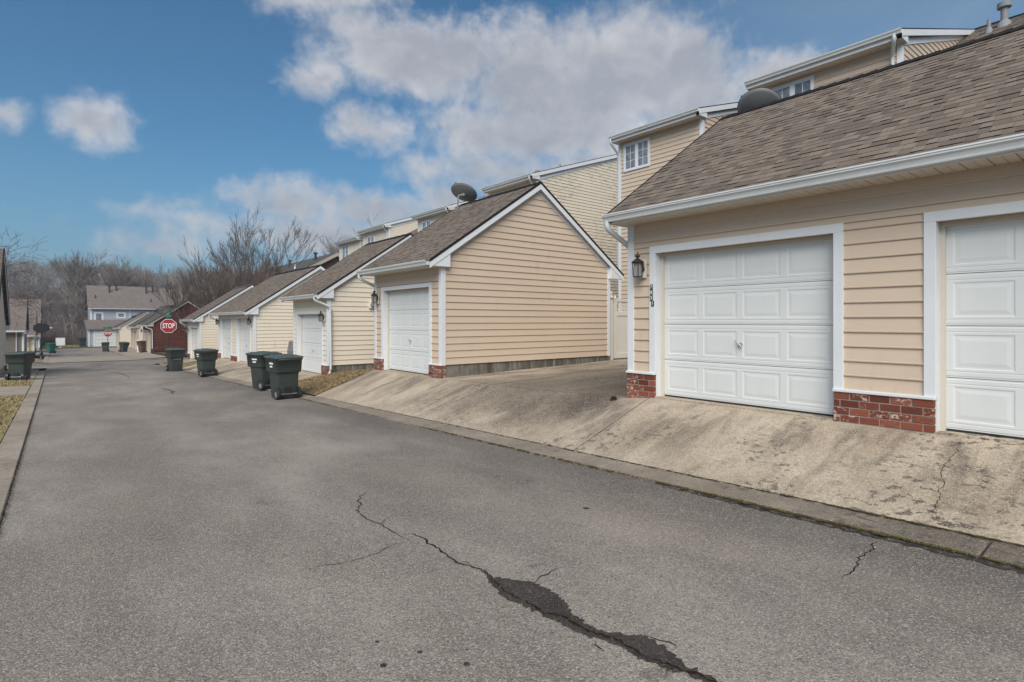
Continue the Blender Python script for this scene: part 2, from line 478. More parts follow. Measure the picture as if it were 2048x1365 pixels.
def _brickwall(t, b):
    p = t.pos()
    br = t.node('ShaderNodeTexBrick')
    v = t.node('ShaderNodeCombineXYZ')
    x, y, z = t.sep(p)
    t.l.new(t.m('ADD', y, x), v.inputs[0])
    t.l.new(z, v.inputs[1])
    t.l.new(v.outputs[0], br.inputs['Vector'])
    br.inputs['Scale'].default_value = 1
    br.inputs['Brick Width'].default_value = 0.24
    br.inputs['Row Height'].default_value = 0.085
    br.inputs['Mortar Size'].default_value = 0.008
    br.inputs['Color1'].default_value = (0.050, 0.018, 0.014, 1)
    br.inputs['Color2'].default_value = (0.150, 0.042, 0.027, 1)
    br.inputs['Mortar'].default_value = (0.12, 0.065, 0.055, 1)
    t.put(b.inputs['Base Color'], br.outputs['Color'])
    t.put(b.inputs['Normal'], t.bump(br.outputs['Fac'], -0.5, 0.01))


M_BWALL = mat('distant_brickwork', (0.2, 0.05, 0.035), 0.92, 0, 0.1, build=_brickwall)


def _grass(c1, c2, c3):
    def f(t, b):
        p = t.pos()
        c = t.mix(t.ramp(t.noise(p, 2.2, 5, 0.65), 0.35, 0.68), c1, c2)
        c = t.mix(t.ramp(t.noise(p, 30, 4, 0.7), 0.42, 0.66, 0, 0.8), c, c3)
        oi = t.node('ShaderNodeAttribute', attribute_name='tone').outputs['Fac']
        c = t.mix(t.m('MULTIPLY', oi, 0.6), c, tuple(v * 1.5 for v in c2))
        t.put(b.inputs['Base Color'], c)
    return f


M_GRASS = mat('winter_grass', (0.25, 0.19, 0.08), 0.95, 0, 0.1, build=_grass((0.27, 0.205, 0.115), (0.30, 0.245, 0.13), (0.13, 0.125, 0.05)))
M_LEAFG = mat('leaf_strewn_grass', (0.25, 0.19, 0.08), 0.95, 0, 0.1, build=_grass((0.24, 0.165, 0.095), (0.27, 0.205, 0.115), (0.12, 0.10, 0.045)))
M_LAWN = mat('far_lawn', (0.17, 0.16, 0.07), 0.95, 0, 0.1, build=_grass((0.17, 0.155, 0.065), (0.21, 0.175, 0.085), (0.11, 0.12, 0.04)))
M_LITTER = mat('leaf_litter', (0.10, 0.075, 0.055), 0.95, 0, 0.1, build=_grass((0.105, 0.080, 0.064), (0.125, 0.095, 0.075), (0.07, 0.055, 0.046)))
M_MOSS = mat('moss', (0.10, 0.09, 0.025), 0.95, 0, 0.1, build=_grass((0.125, 0.080, 0.028), (0.12, 0.105, 0.03), (0.045, 0.036, 0.02)))


def _bark(c1, c2):
    def f(t, b):
        p = t.pos()
        t.put(b.inputs['Base Color'], t.mix(t.ramp(t.noise(t.scaled(p, (3, 3, 0.8)), 2.0, 4, 0.6), 0.3, 0.7), c1, c2))
    return f


M_BARK = mat('grey_bark', (0.13, 0.11, 0.095), 0.95, 0, 0.1, build=_bark((0.17, 0.145, 0.125), (0.30, 0.265, 0.235)))
M_TWIG = mat('twig_brown', (0.12, 0.09, 0.075), 0.95, 0, 0.1, build=_bark((0.15, 0.122, 0.105), (0.22, 0.185, 0.16)))
M_TWIGR = mat('twig_reddish', (0.12, 0.085, 0.07), 0.95, 0, 0.1, build=_bark((0.105, 0.076, 0.063), (0.165, 0.125, 0.105)))
M_BIN = mat('green_bin_plastic', (0.038, 0.052, 0.046), 0.5, 0, 0.4, weathered((0.046, 0.060, 0.052), 0.40, 5, 60, 0.1, 0.45, 0.35, (0.09, 0.095, 0.085)))
M_BINL = mat('green_bin_lid', (0.07, 0.088, 0.078), 0.5, 0, 0.4, weathered((0.07, 0.088, 0.078), 0.3, 6, 60, 0.1, 0.25))
M_BINK = mat('kelly_green_plastic', (0.01, 0.16, 0.10), 0.45)
M_BINB = mat('brown_bin_plastic', (0.12, 0.065, 0.04), 0.5)
M_BINDB = mat('blue_black_plastic', (0.02, 0.035, 0.05), 0.45)
M_CAR = mat('grey_car_paint', (0.22, 0.21, 0.22), 0.3, 0.3, 0.5)
M_POT = mat('dry_leaves', (0.12, 0.06, 0.035), 0.9, 0, 0.1, weathered((0.12, 0.06, 0.035), 0.5, 14, 60))

# ------------------------------------------------------------------ object helpers
WL = {}          # world location of every parent


def tag(o, label=None, cat=None, group=None, kind=None):
    if label: o['label'] = label
    if cat: o['category'] = cat
    if group: o['group'] = group
    if kind: o['kind'] = kind
    return o


def thing(name, label, cat, loc=(0, 0, 0), rz=0.0, group=None):
    o = bpy.data.objects.new(name, None)
    o.empty_display_size = 0.2
    COL.objects.link(o)
    o.location = loc
    o.rotation_euler = (0, 0, rz)
    WL[o.name] = Vector(loc)
    return tag(o, label, cat, group)


def link(name, me, parent=None, loc=(0, 0, 0)):
    """link a mesh; loc is in world space when the parent is an unrotated Empty/part"""
    o = bpy.data.objects.new(name, me)
    COL.objects.link(o)
    base = Vector((0, 0, 0))
    if parent is not None:
        o.parent = parent
        base = WL.get(parent.name, Vector((0, 0, 0)))
    o.location = Vector(loc) - base
    WL[o.name] = Vector(loc)
    return o


class MB:
    """collects boxes, prisms and tubes (in world coordinates) and builds ONE mesh"""
    def __init__(s):
        s.v, s.f, s.mi, s.tone = [], [], [], []
        s.sm = []

    def add(s, vs, fs, mi=0, tone=0.5, smooth=False):
        o = len(s.v)
        s.v += [tuple(p) for p in vs]
        for f in fs:
            s.f.append(tuple(i + o for i in f))
            s.mi.append(mi)
            s.tone.append(tone)
            s.sm.append(smooth)

    def box(s, x0, x1, y0, y1, z0, z1, mi=0, tone=0.5):
        s.add([(x0, y0, z0), (x1, y0, z0), (x1, y1, z0), (x0, y1, z0), (x0, y0, z1), (x1, y0, z1), (x1, y1, z1), (x0, y1, z1)],
              [(0, 3, 2, 1), (4, 5, 6, 7), (0, 1, 5, 4), (1, 2, 6, 5), (2, 3, 7, 6), (3, 0, 4, 7)], mi, tone)

    def prism(s, poly, d, mi=0, tone=0.5):
        """poly: list of 3-D points, extruded by vector d"""
        n = len(poly)
        d = Vector(d)
        P = [Vector(p) for p in poly]
        s.add(P + [p + d for p in P], [tuple(range(n))[::-1], tuple(range(n, 2 * n))] +
              [(i, (i + 1) % n, (i + 1) % n + n, i + n) for i in range(n)], mi, tone)

    def tube(s, pts, rad, n=8, mi=0, caps=True, tone=0.5, smooth=True):
        pts = [Vector(p) for p in pts]
        if not isinstance(rad, (list, tuple)):
            rad = [rad] * len(pts)
        rings = []
        for i, p in enumerate(pts):
            a = pts[max(0, i - 1)]
            b = pts[min(len(pts) - 1, i + 1)]
            t = (b - a)
            t = t.normalized() if t.length > 1e-9 else Vector((0, 0, 1))
            u = t.cross(Vector((0, 0, 1)))
            if u.length < 0.05:
                u = t.cross(Vector((1, 0, 0)))
            u.normalize()
            w_ = t.cross(u)
            rings.append([p + (u * cos(2 * pi * k / n) + w_ * sin(2 * pi * k / n)) * rad[i] for k in range(n)])
        vs = [q for r_ in rings for q in r_]
        fs = []
        for i in range(len(pts) - 1):
            for k in range(n):
                fs.append((i * n + k, i * n + (k + 1) % n, (i + 1) * n + (k + 1) % n, (i + 1) * n + k))
        s.add(vs, fs, mi, tone, smooth)
        if caps:
            s.add(rings[0], [tuple(range(n))[::-1]], mi, tone)
            s.add(rings[-1], [tuple(range(n))], mi, tone)

    def lathe(s, prof, c=(0, 0, 0), n=16, mi=0, smooth=True):
        c = Vector(c)
        vs, fs = [], []
        for r_, z in prof:
            for k in range(n):
                vs.append(c + Vector((r_ * cos(2 * pi * k / n), r_ * sin(2 * pi * k / n), z)))
        for i in range(len(prof) - 1):
            for k in range(n):
                fs.append((i * n + k, i * n + (k + 1) % n, (i + 1) * n + (k + 1) % n, (i + 1) * n + k))
        s.add(vs, fs, mi, 0.5, smooth)

    def mesh(s, name, mats, org=(0, 0, 0)):
        me = bpy.data.meshes.new(name)
        ox, oy, oz = org
        me.from_pydata([(x - ox, y - oy, z - oz) for x, y, z in s.v], [], s.f)
        for m_ in (mats if isinstance(mats, (list, tuple)) else [mats]):
            me.materials.append(m_)
        me.polygons.foreach_set('material_index', s.mi)
        me.polygons.foreach_set('use_smooth', s.sm)
        if any(abs(t - 0.5) > 1e-6 for t in s.tone):
            a = me.attributes.new('tone', 'FLOAT', 'FACE')
            a.data.foreach_set('value', s.tone)
        me.update()
        return me

    def build(s, name, mats, parent=None, org=None):
        if org is None:
            org = WL.get(parent.name, (0, 0, 0)) if parent is not None else (0, 0, 0)
        return link(name, s.mesh(name, mats, org), parent, org)


def bevel(o, w_=0.004, seg=2, angle=40):
    m_ = o.modifiers.new('bevel', 'BEVEL')
    m_.width = w_
    m_.segments = seg
    m_.limit_method = 'ANGLE'
    m_.angle_limit = radians(angle)
    return o


def lerp(a, b, t):
    return a + (b - a) * t


def table(tab, v):
    if v <= tab[0][0]: return tab[0][1]
    for (a, za), (b, zb) in zip(tab, tab[1:]):
        if v <= b:
            return lerp(za, zb, (v - a) / (b - a))
    return tab[-1][1]


def sstep(a, b, v):
    t = max(0.0, min(1.0, (v - a) / (b - a)))
    return t * t * (3 - 2 * t)


# ------------------------------------------------------------------ terrain heights
ROADT = [(-60, -1.6 + 60 * 0.027), (43, -2.761), (50, -2.9), (60, -3.1), (70, -3.25), (84, -3.45), (95, -3.6), (120, -3.7), (400, -3.7)]
X7 = [(-60, -1.12), (5.2, -1.15), (5.75, -1.21), (8, -1.285), (11.1, -1.335), (14.6, -1.35), (15.2, -1.46), (16.5, -1.60), (18.1, -1.75),
      (18.5, -1.84), (21.5, -1.86), (24, -1.93), (27, -1.97), (34.2, -2.03), (37, -2.32), (39.2, -2.45), (43, -2.55), (50, -2.85), (60, -3.05), (70, -3.2), (84, -3.4), (95, -3.6), (400, -3.7)]
X13 = [(-60, -1.1), (5.7, -1.1), (8, -1.15), (11.1, -1.17), (14.6, -1.25), (16, -1.40), (18.2, -1.50), (27, -1.65), (34, -1.95), (44, -2.4),
       (50, -2.7), (70, -3.1), (95, -3.5), (400, -3.6)]
XC = 5.30


def zr(y):
    return table(ROADT, y)


def hr(x, y):
    """height on the right-hand side of the lane (x >= XC)"""
    z0, z7, z13 = zr(y) + 0.03, table(X7, y), table(X13, y)
    if x < 7.0:
        t = (x - XC) / (7.0 - XC)
        t = min(1.0, t * 1.035)
        return lerp(z0, z7, t)
    if x < 13:
        return lerp(z7, z13, (x - 7.0) / 6.0)
    return z13


def hl(x, y):
    """left-hand side (x <= -0.66)"""
    return zr(y) + 0.02 + 0.02 * max(0.0, min(3.0, -0.66 - x))


def hill(x, y):
    d = hypot(x * 0.5, y)
    h = 16 * sstep(150, 330, y) + 9 * sstep(110, 190, y) * 0.3
    h += 3.0 * mnoise.noise(Vector((x * 0.012, y * 0.012, 0))) * sstep(110, 200, y)
    return h


def gz(x, y):
    base = zr(y)
    if x > XC:
        b = hr(x, y)
    elif x < -0.66:
        b = hl(x, y)
    else:
        b = base
    return b - 0.14 + hill(x, y)


def grid(name, xs, ys, fz, m_, parent=None, kind='structure', keep=None, uv=False):
    vs = [(x, y, fz(x, y)) for y in ys for x in xs]
    n = len(xs)
    fs = []
    for j in range(len(ys) - 1):
        for i in range(n - 1):
            if keep and not keep(0.5 * (xs[i] + xs[i + 1]), 0.5 * (ys[j] + ys[j + 1])):
                continue
            a = j * n + i
            fs.append((a, a + 1, a + n + 1, a + n))
    me = bpy.data.meshes.new(name)
    me.from_pydata(vs, [], fs)
    me.materials.append(m_)
    me.update()
    o = link(name, me, parent)
    if kind and parent is None:
        o['kind'] = kind
    return o


def frange(a, b, st):
    n = max(1, int(round((b - a) / st)))
    return [a + (b - a) * i / n for i in range(n + 1)]


# ground under everything, out to the wooded hills
gx = frange(-320, -60, 20) + frange(-50, -10, 5) + [-8, -6, -4, -3, -2, -1, -0.66, -0.4, 1, 3, 4.8, 5.3, 6, 7, 8.5, 10, 13, 15, 18, 22, 26, 30] + frange(36, 60, 6) + frange(80, 360, 20)
gy = frange(-120, -20, 20) + frange(-10, 50, 1.5) + frange(52, 120, 4) + frange(130, 420, 10)
grid('ground', gx, gy, gz, M_LITTER)
grid('hills', frange(-700, 1200, 60), frange(300, 900, 50), lambda x, y: 9 + 13 * sstep(300, 520, y) + 5 * mnoise.noise(Vector((x * 0.004, y * 0.004, 2))), M_LITTER)

# asphalt lane, cross street and the court beyond
KEDGE = 0.012
ry = frange(-14, 43.0, 0.5)


def jag(y, k, amp=0.018):
    return amp * mnoise.noise(Vector((y * 2.3, k, 0))) + amp * 0.6 * mnoise.noise(Vector((y * 9.0, k + 5, 0)))


def road_mesh():
    vs, fs = [], []
    ys = frange(-14, 40.5, 0.12) + frange(41, 43, 0.5)
    for y in ys:
        fl = sstep(38.0, 43.0, y)
        xl = -0.385
        xr = 4.925
        for k in range(7):
            x = lerp(xl, xr, k / 6)
            crown = 0.02 * (1 - abs(k / 6 * 2 - 1)) - 0.012
            vs.append((x, y, zr(y) + crown))
    for j in range(len(ys) - 1):
        for k in range(6):
            a = j * 7 + k
            fs.append((a, a + 1, a + 8, a + 7))
    me = bpy.data.meshes.new('road')
    me.from_pydata(vs, [], fs)
    me.materials.append(M_ASPH)
    me.update()
    return tag(link('road', me), kind='structure')


road_mesh()


def rcrown(x, y):
    """height of the asphalt surface of the lane"""
    k = (x + 0.36) / (4.90 + 0.36)
    return zr(y) + 0.02 * (1 - abs(max(0, min(1, k)) * 2 - 1)) - 0.012


grid('cross_street', frange(-60, 60, 2), [43.0, 44.5, 46, 48, 50.0], lambda x, y: zr(y) - 0.008, M_ASPH)
grid('court_apron', frange(-0.41, 4.81, 0.87), frange(51.39, 61.0, 1.2), lambda x, y: zr(y) + .012, M_FCONC)
grid('court_road', frange(-0.4, 4.8, 0.8), frange(61.0, 92, 3), lambda x, y: zr(y) - 0.005, M_ASPH)
grid('court_turning_area', frange(4.8, 22, 2), frange(88, 95.5, 2.5), lambda x, y: zr(y) - 0.012, M_ASPH)
grid('court_turning_side', frange(-8, 4.8, 1.6), frange(92, 95.5, 1.7), lambda x, y: zr(y) - 0.008, M_ASPH)

# concrete gutter strips: each bay a slab of its own
curb = tag(thing('curb_strip', None, None), kind='structure')


def slab(name, parent, x0, x1, y0, y1, top, m_, th=0.12, rnd=0.012, nx=2, ny=8):
    xs = [x0, x0 + rnd, lerp(x0, x1, .5), x1 - rnd, x1]
    dz = [-rnd, 0, 0, 0, -rnd]
    ys = [y0, y0 + rnd] + frange(y0 + rnd, y1 - rnd, max(0.2, (y1 - y0) / ny))[1:-1] + [y1 - rnd, y1]
    b = MB()
    vs = []
    for j, y in enumerate(ys):
        e = -rnd if j in (0, len(ys) - 1) else 0
        for i, x in enumerate(xs):
            vs.append((x, y, top(x, y) + min(dz[i], e) + 0.003 * mnoise.noise(Vector((x * 3, y * 3, 0)))))
    n = len(xs)
    fs = [(j * n + i, j * n + i + 1, (j + 1) * n + i + 1, (j + 1) * n + i) for j in range(len(ys) - 1) for i in range(n - 1)]
    b.add(vs, fs, 0, 0.5, False)
    # side skirts
    L = len(ys)
    sk = [(j * n) for j in range(L)]
    vv, ff = [], []
    for side in (0, n - 1):
        st = len(vv)
        for j in range(L):
            p = vs[j * n + side]
            vv += [p, (p[0], p[1], p[2] - th)]
        for j in range(L - 1):
            a = st + 2 * j
            ff.append((a, a + 2, a + 3, a + 1))
    for j in (0, L - 1):
        st = len(vv)
        for i in range(n):
            p = vs[j * n + i]
            vv += [p, (p[0], p[1], p[2] - th)]
        for i in range(n - 1):
            a = st + 2 * i
            ff.append((a, a + 2, a + 3, a + 1))
    b.add(vv, ff)
    return b.build(name, m_, parent)


def gut_r(x, y):
    return zr(y) + 0.006 + 0.02 * (x - 4.9) / 0.4


def gut_l(x, y):
    return zr(y) + 0.012 + 0.03 * (-0.36 - x)


JR = [-13.5, -10.3, -7.2, -4.1, -1.9, 0.95, 4.44, 7.6, 10.7, 13.8, 16.9, 20.0, 23.1, 26.2, 29.3, 32.4, 35.5, 38.6, 40.6]
for a, b_ in zip(JR, JR[1:]):
    slab('curb_slab', curb, 4.905, XC - 0.008, a + 0.006, b_ - 0.006, gut_r, M_CURB)
JL = [-13.5, -7.4, -3.8, -0.3, 3.2, 6.9, 8.6, 11.7, 14.8, 17.9, 21.0, 24.1, 27.2, 30.3, 33.4, 36.5, 38.4]
for a, b_ in zip(JL, JL[1:]):
    slab('curb_slab', curb, -0.66, -0.375, a + 0.004, b_ - 0.004, gut_l, M_LCURB)


def ribbon(name, pts, wid, fz, m_, dz=0.004, parent=None, jit=0.35, sub=0.03, seed=1, rough=0.012, taper=True):
    """irregular narrow strip following a polyline, lying dz above the surface"""
    rr = random.Random(seed)
    P = []
    for (x0, y0), (x1, y1) in zip(pts, pts[1:]):
        n = max(1, int(hypot(x1 - x0, y1 - y0) / sub))
        for i in range(n):
            P.append((lerp(x0, x1, i / n), lerp(y0, y1, i / n)))
    P.append(pts[-1])
    vs, fs = [], []
    N = len(P)
    for i, (x, y) in enumerate(P):
        a, b2 = P[max(0, i - 1)], P[min(N - 1, i + 1)]
        tx, ty = b2[0] - a[0], b2[1] - a[1]
        l = hypot(tx, ty) or 1
        nx_, ny_ = -ty / l, tx / l
        wv = wid * (1 + rr.uniform(-jit, jit))
        if taper:
            wv *= min(1, 0.25 + 4 * min(i, N - 1 - i) / N)
        ox = rr.uniform(-rough, rough)
        for sgn in (-1, 1):
            w2 = wv * rr.uniform(0.5, 1.0) * 0.5
            px, py = x + nx_ * (ox + sgn * w2), y + ny_ * (ox + sgn * w2)
            vs.append((px, py, fz(px, py) + dz))
    for i in range(N - 1):
        fs.append((2 * i, 2 * i + 1, 2 * i + 3, 2 * i + 2))
    me = bpy.data.meshes.new(name)
    me.from_pydata(vs, [], fs)
    me.materials.append(m_)
    me.update()
    o = link(name, me, parent)
    if parent is None:
        o['kind'] = 'structure'
    return o


CR = {
    'a': [(2.47, 5.35), (2.35, 5.24), (2.26, 5.11), (2.22, 4.97), (2.13, 4.83), (2.1, 4.68), (2.1, 4.57), (2.1, 4.4), (2.13, 4.35), (2.12, 4.18), (2.12, 4.06), (2.12, 3.94), (2.11, 3.85)],
    'b': [(2.13, 4.35), (2.17, 4.4), (2.21, 4.45)],
    'c': [(2.11, 3.85), (2.01, 3.85), (1.87, 3.81), (1.75, 3.78), (1.66, 3.78), (1.54, 3.81), (1.43, 3.86), (1.31, 3.86)],
    'e': [(2.19, 3.24), (2.22, 3.22), (2.21, 3.17)],
    'f': [(2.34, 2.66), (2.43, 2.69), (2.5, 2.71), (2.63, 2.74)],
    'h': [(2.14, 1.96), (2.12, 1.9), (2.11, 1.86)],
    'i': [(2.39, 1.82), (2.4, 1.74), (2.43, 1.7), (2.43, 1.65)],
    'k': [(4.78, 1.52), (4.68, 1.51), (4.58, 1.48), (4.44, 1.48), (4.33, 1.48), (4.2, 1.45), (4.03, 1.42), (3.88, 1.43)],
}
for i, (k, pts) in enumerate(CR.items()):
    ribbon('asphalt_crack', pts, 0.012 if k not in 'cb' else 0.008, rcrown, M_CRACK, seed=i + 3)
ribbon('asphalt_crack', [(2.15, 4.01), (2.22, 3.94), (2.23, 3.84), (2.2, 3.71), (2.2, 3.53), (2.17, 3.39), (2.17, 3.27), (2.2, 3.16), (2.22, 3.05), (2.2, 2.92)], 0.019, rcrown, M_CRACK, seed=31)
ribbon('asphalt_crack', [(2.21, 3.03), (2.19, 2.89), (2.14, 2.68), (2.15, 2.48), (2.14, 2.33), (2.2, 2.25), (2.19, 2.15), (2.19, 2.03), (2.23, 1.93), (2.24, 1.85), (2.22, 1.74), (2.24, 1.65), (2.26, 1.53), (2.29, 1.47), (2.3, 1.41), (2.28, 1.3), (2.27, 0.9), (2.28, 0.3)],
       0.015, rcrown, M_CRACKG, dz=0.009, seed=44, jit=0.9, rough=0.010, sub=0.018)
# damp patch along the paving seam, with a ragged rim
SA = [(2.23, 3.03), (2.21, 2.9), (2.28, 2.8), (2.35, 2.67), (2.36, 2.55), (2.36, 2.44), (2.32, 2.33), (2.27, 2.26), (2.25, 2.17), (2.24, 2.09), (2.24, 1.99), (2.29, 1.95), (2.31, 1.88), (2.37, 1.82), (2.38, 1.75), (2.36, 1.66), (2.34, 1.57), (2.31, 1.52), (2.33, 1.47), (2.31, 1.39), (2.31, 1.1), (2.25, 1.1), (2.27, 1.41), (2.26, 1.48), (2.22, 1.56), (2.21, 1.63), (2.19, 1.73), (2.2, 1.82), (2.20, 1.91), (2.15, 1.99), (2.14, 2.08), (2.14, 2.16), (2.13, 2.25), (2.12, 2.34), (2.12, 2.49), (2.1, 2.6), (2.11, 2.75), (2.16, 2.89)]


def stain(poly, m_, dz=0.005, amp=0.016, name='damp_patch', fz=rcrown, sub=0.014):
    rr = random.Random(len(poly))
    P = []
    n = len(poly)
    for i in range(n):
        (x0, y0), (x1, y1) = poly[i], poly[(i + 1) % n]
        k = max(1, int(hypot(x1 - x0, y1 - y0) / sub))
        for j in range(k):
            P.append((lerp(x0, x1, j / k) + rr.uniform(-amp, amp), lerp(y0, y1, j / k) + rr.uniform(-amp, amp)))
    me = bpy.data.meshes.new(name)
    from mathutils.geometry import tessellate_polygon
    V = [Vector((x, y, 0)) for x, y in P]
    tris = tessellate_polygon([V])
    me.from_pydata([(x, y, fz(x, y) + dz) for x, y in P], [], [tuple(t) for t in tris])
    me.materials.append(m_)
    me.update()
    return tag(link(name, me), kind='structure')


stain(SA, M_STAIN)


def disc(cx, cy, r_, k=14):
    rr = random.Random(int(cx * 100))
    return [(cx + cos(2 * pi * i / k) * r_ * rr.uniform(.75, 1.15), cy + sin(2 * pi * i / k) * r_ * rr.uniform(.75, 1.15)) for i in range(k)]


for cx, cy, r_ in [(1.54, 2.23, .017), (1.61, 2.33, .007), (1.42, 2.47, .014), (1.23, 2.49, .018), (3.73, 3.5, .03), (1.30, 2.70, .012), (1.06, 2.05, .012)]:
    stain(disc(cx, cy, r_), M_STAIN, 0.004, 0.002, 'oil_spot')

# moss line between asphalt and gutter; thicker near the camera
ribbon('moss_line', [(4.895, y) for y in frange(-3, 3.6, 0.3)], 0.055, lambda x, y: zr(y) + 0.004, M_MOSS, dz=0.012, jit=0.7, seed=5, rough=0.008, taper=False)
ribbon('moss_line', [(4.90, y) for y in frange(3.6, 9, 0.3)], 0.032, lambda x, y: zr(y) + 0.002, M_MOSS, dz=0.010, jit=0.9, seed=6, rough=0.006)
ribbon('gutter_grime', [(4.905, y) for y in frange(9, 40, 0.5)], 0.03, lambda x, y: zr(y) + 0.002, M_CRACKG, dz=0.010, jit=0.9, seed=8)
ribbon('gutter_grime', [(4.86, y) for y in frange(-2, 3.5, 0.3)], 0.05, rcrown, M_STAIN, dz=0.004, jit=0.7, seed=9, rough=0.02)
ribbon('joint_grime', [(XC, y) for y in frange(-4, 14.6, 0.3)], 0.022, lambda x, y: zr(y) + 0.026, M_CRACK, dz=0.010, jit=0.8, seed=10, rough=0.006)
ribbon('joint_moss', [(XC - .01, y) for y in frange(-2, 2.4, 0.2)], 0.03, lambda x, y: zr(y) + 0.026, M_MOSS, dz=0.014, jit=0.95, seed=11, rough=0.008)
ribbon('gutter_grime', [(-0.367, y) for y in frange(1, 38, 0.4)], 0.016, lambda x, y: zr(y) + 0.006, M_CRACKG, dz=0.006, jit=0.9, seed=12, rough=0.008)

# ---- right side: concrete aprons and pads, lawn strips
fine_x = frange(XC, 7.0, 0.1) + frange(7.0, 9, .25)[1:] + frange(9, 17.4, .7)[1:]


def wob(x, y):
    return hr(x, y) + 0.006 * mnoise.noise(Vector((x * 1.3, y * 1.3, 0)))


drv = tag(thing('driveway', None, None), kind='structure')
BAYS = [(-9.0, -3.1), (-3.1, 5.21), (5.21, 9.19), (9.19, 14.68), (18.25, 21.9), (21.9, 26.9), (26.9, 30.6), (30.6, 34.4), (38.9, 42.8)]
for a, b_ in BAYS:
    g = 0.0035
    xs = fine_x
    ys = [a + g] + frange(a + g, b_ - g, 0.3)[1:-1] + [b_ - g]
    b = MB()
    n = len(xs)
    vs = [(x, y, wob(x, y)) for y in ys for x in xs]
    fs = [(j * n + i, j * n + i + 1, (j + 1) * n + i + 1, (j + 1) * n + i) for j in range(len(ys) - 1) for i in range(n - 1)]
    b.add(vs, fs, 0, 0.5, True)
    for jj in (0, len(ys) - 1):
        row = vs[jj * n:(jj + 1) * n]
        b.add(row + [(p[0], p[1], p[2] - .1) for p in row], [(i, i + 1, n + i + 1, n + i) for i in range(n - 1)])
    col_ = [vs[j * n] for j in range(len(ys))]
    m2 = len(col_)
    b.add(col_ + [(p[0], p[1], p[2] - .1) for p in col_], [(i, i + 1, m2 + i + 1, m2 + i) for i in range(m2 - 1)])
    b.build('concrete_slab', M_CONC, drv)
for y_, xa, xb in [(5.21, XC, 7.02), (9.19, XC, 13)]:
    ribbon('slab_joint', [(x, y_) for x in frange(xa, xb, 0.3)], 0.012, wob, M_CRACK, dz=0.004, seed=int(y_ * 10), rough=0.002)
ribbon('concrete_crack', [(6.95, 1.48), (6.63, 1.43), (6.53, 1.45), (6.3, 1.47), (6.15, 1.45), (5.93, 1.37), (5.87, 1.39), (5.69, 1.36), (5.59, 1.36), (5.43, 1.34), (5.31, 1.34)], 0.0065, wob, M_CRACK, seed=71)
ribbon('sill_joint', [(6.985, y) for y in frange(1.72, 5.1, 0.2)], 0.010, wob, M_CRACK, dz=0.004, seed=72, rough=0.003)
ribbon('sill_joint', [(6.985, y) for y in frange(-1.0, 1.62, 0.2)], 0.010, wob, M_CRACK, dz=0.004, seed=73, rough=0.003)
ribbon('pad_joint', [(7.05, 11.0), (7.0, 10.2), (6.98, 8.2), (7.0, 6.2)], 0.012, wob, M_CRACKG, dz=0.004, seed=74, rough=0.004)


def lawn(name, x0, x1, y0, y1, fz, m_, n_blades, hgt=0.035, seed=1, kind='stuff'):
    rr = random.Random(seed)
    b = MB()
    xs, ys = frange(x0, x1, 0.35), frange(y0, y1, 0.35)
    n = len(xs)
    vs = [(x, y, fz(x, y) + 0.01 * mnoise.noise(Vector((x * 2, y * 2, 3)))) for y in ys for x in xs]
    b.add(vs, [(j * n + i, j * n + i + 1, (j + 1) * n + i + 1, (j + 1) * n + i) for j in range(len(ys) - 1) for i in range(n - 1)], 0, 0.1, True)
    for _ in range(n_blades):
        x, y = rr.uniform(x0, x1), rr.uniform(y0, y1)
        z = fz(x, y) - 0.004
        a = rr.uniform(0, 2 * pi)
        h = hgt * rr.uniform(.4, 1.3)
        wv = 0.006 * rr.uniform(.7, 1.6) * (1 + hypot(x, y) / 12)
        lx, ly = rr.gauss(0, h * .7), rr.gauss(0, h * .7)
        b.add([(x - cos(a) * wv, y - sin(a) * wv, z), (x + cos(a) * wv, y + sin(a) * wv, z), (x + lx, y + ly, z + h)], [(0, 1, 2)], 0, rr.random())
    return tag(b.build(name, m_), kind=kind)


lawn('lawn_strip', XC + .02, 17.4, 14.70, 18.22, lambda x, y: hr(x, y) + .01, M_LEAFG, 26000, 0.05, 2)
lawn('lawn_strip', XC + .02, 16, 34.42, 38.88, lambda x, y: hr(x, y) + .01, M_GRASS, 9000, 0.05, 3)
lawn('lawn_corner', XC + .02, 7.4, 40.0, 42.4, lambda x, y: zr(y) + .05, M_GRASS, 3000, 0.05, 4)
lawn('verge_grass', -6, -0.67, 1.0, 21.6, hl, M_GRASS, 45000, 0.045, 5)
lawn('verge_grass', -9, -0.67, 26.0, 30.6, hl, M_GRASS, 12000, 0.05, 6)
lawn('verge_grass', -9, -1.0, 40.6, 42.0, hl, M_GRASS, 3000, 0.05, 7)
lawn('verge_grass', -9, -0.7, 53.2, 60.5, hl, M_GRASS, 3500, 0.05, 8)
lawn('court_lawn', -30, 12, 95.5, 108, lambda x, y: zr(y) + 0.06, M_LAWN, 5000, 0.08, 9)
grid('driveway', frange(-14, -0.67, 1.2), frange(21.62, 25.98, .5), lambda x, y: hl(x, y) + .01, M_FCONC)
grid('driveway', frange(-14, -0.67, 1.2), frange(30.62, 40.58, 1), lambda x, y: hl(x, y) + .01, M_FCONC)
grid('sidewalk', [-60, -20, -9, -4, -0.7], [42.02, 42.5, 42.98], lambda x, y: zr(y) + .03, M_FCONC)
grid('sidewalk', [-60, -20, -9, -4, -0.4, 0, 2, 4.8, 6, 20, 60], [50.02, 50.7, 51.38], lambda x, y: zr(y) + .02, M_FCONC)
grid('sidewalk', [-60, -20, -9, -0.72], [51.5, 52.3, 53.15], lambda x, y: zr(y) + .06, M_FCONC)
grid('court_curb', [-0.7, -0.42], frange(51.4, 92, 4), lambda x, y: zr(y) + .03, M_FCONC)
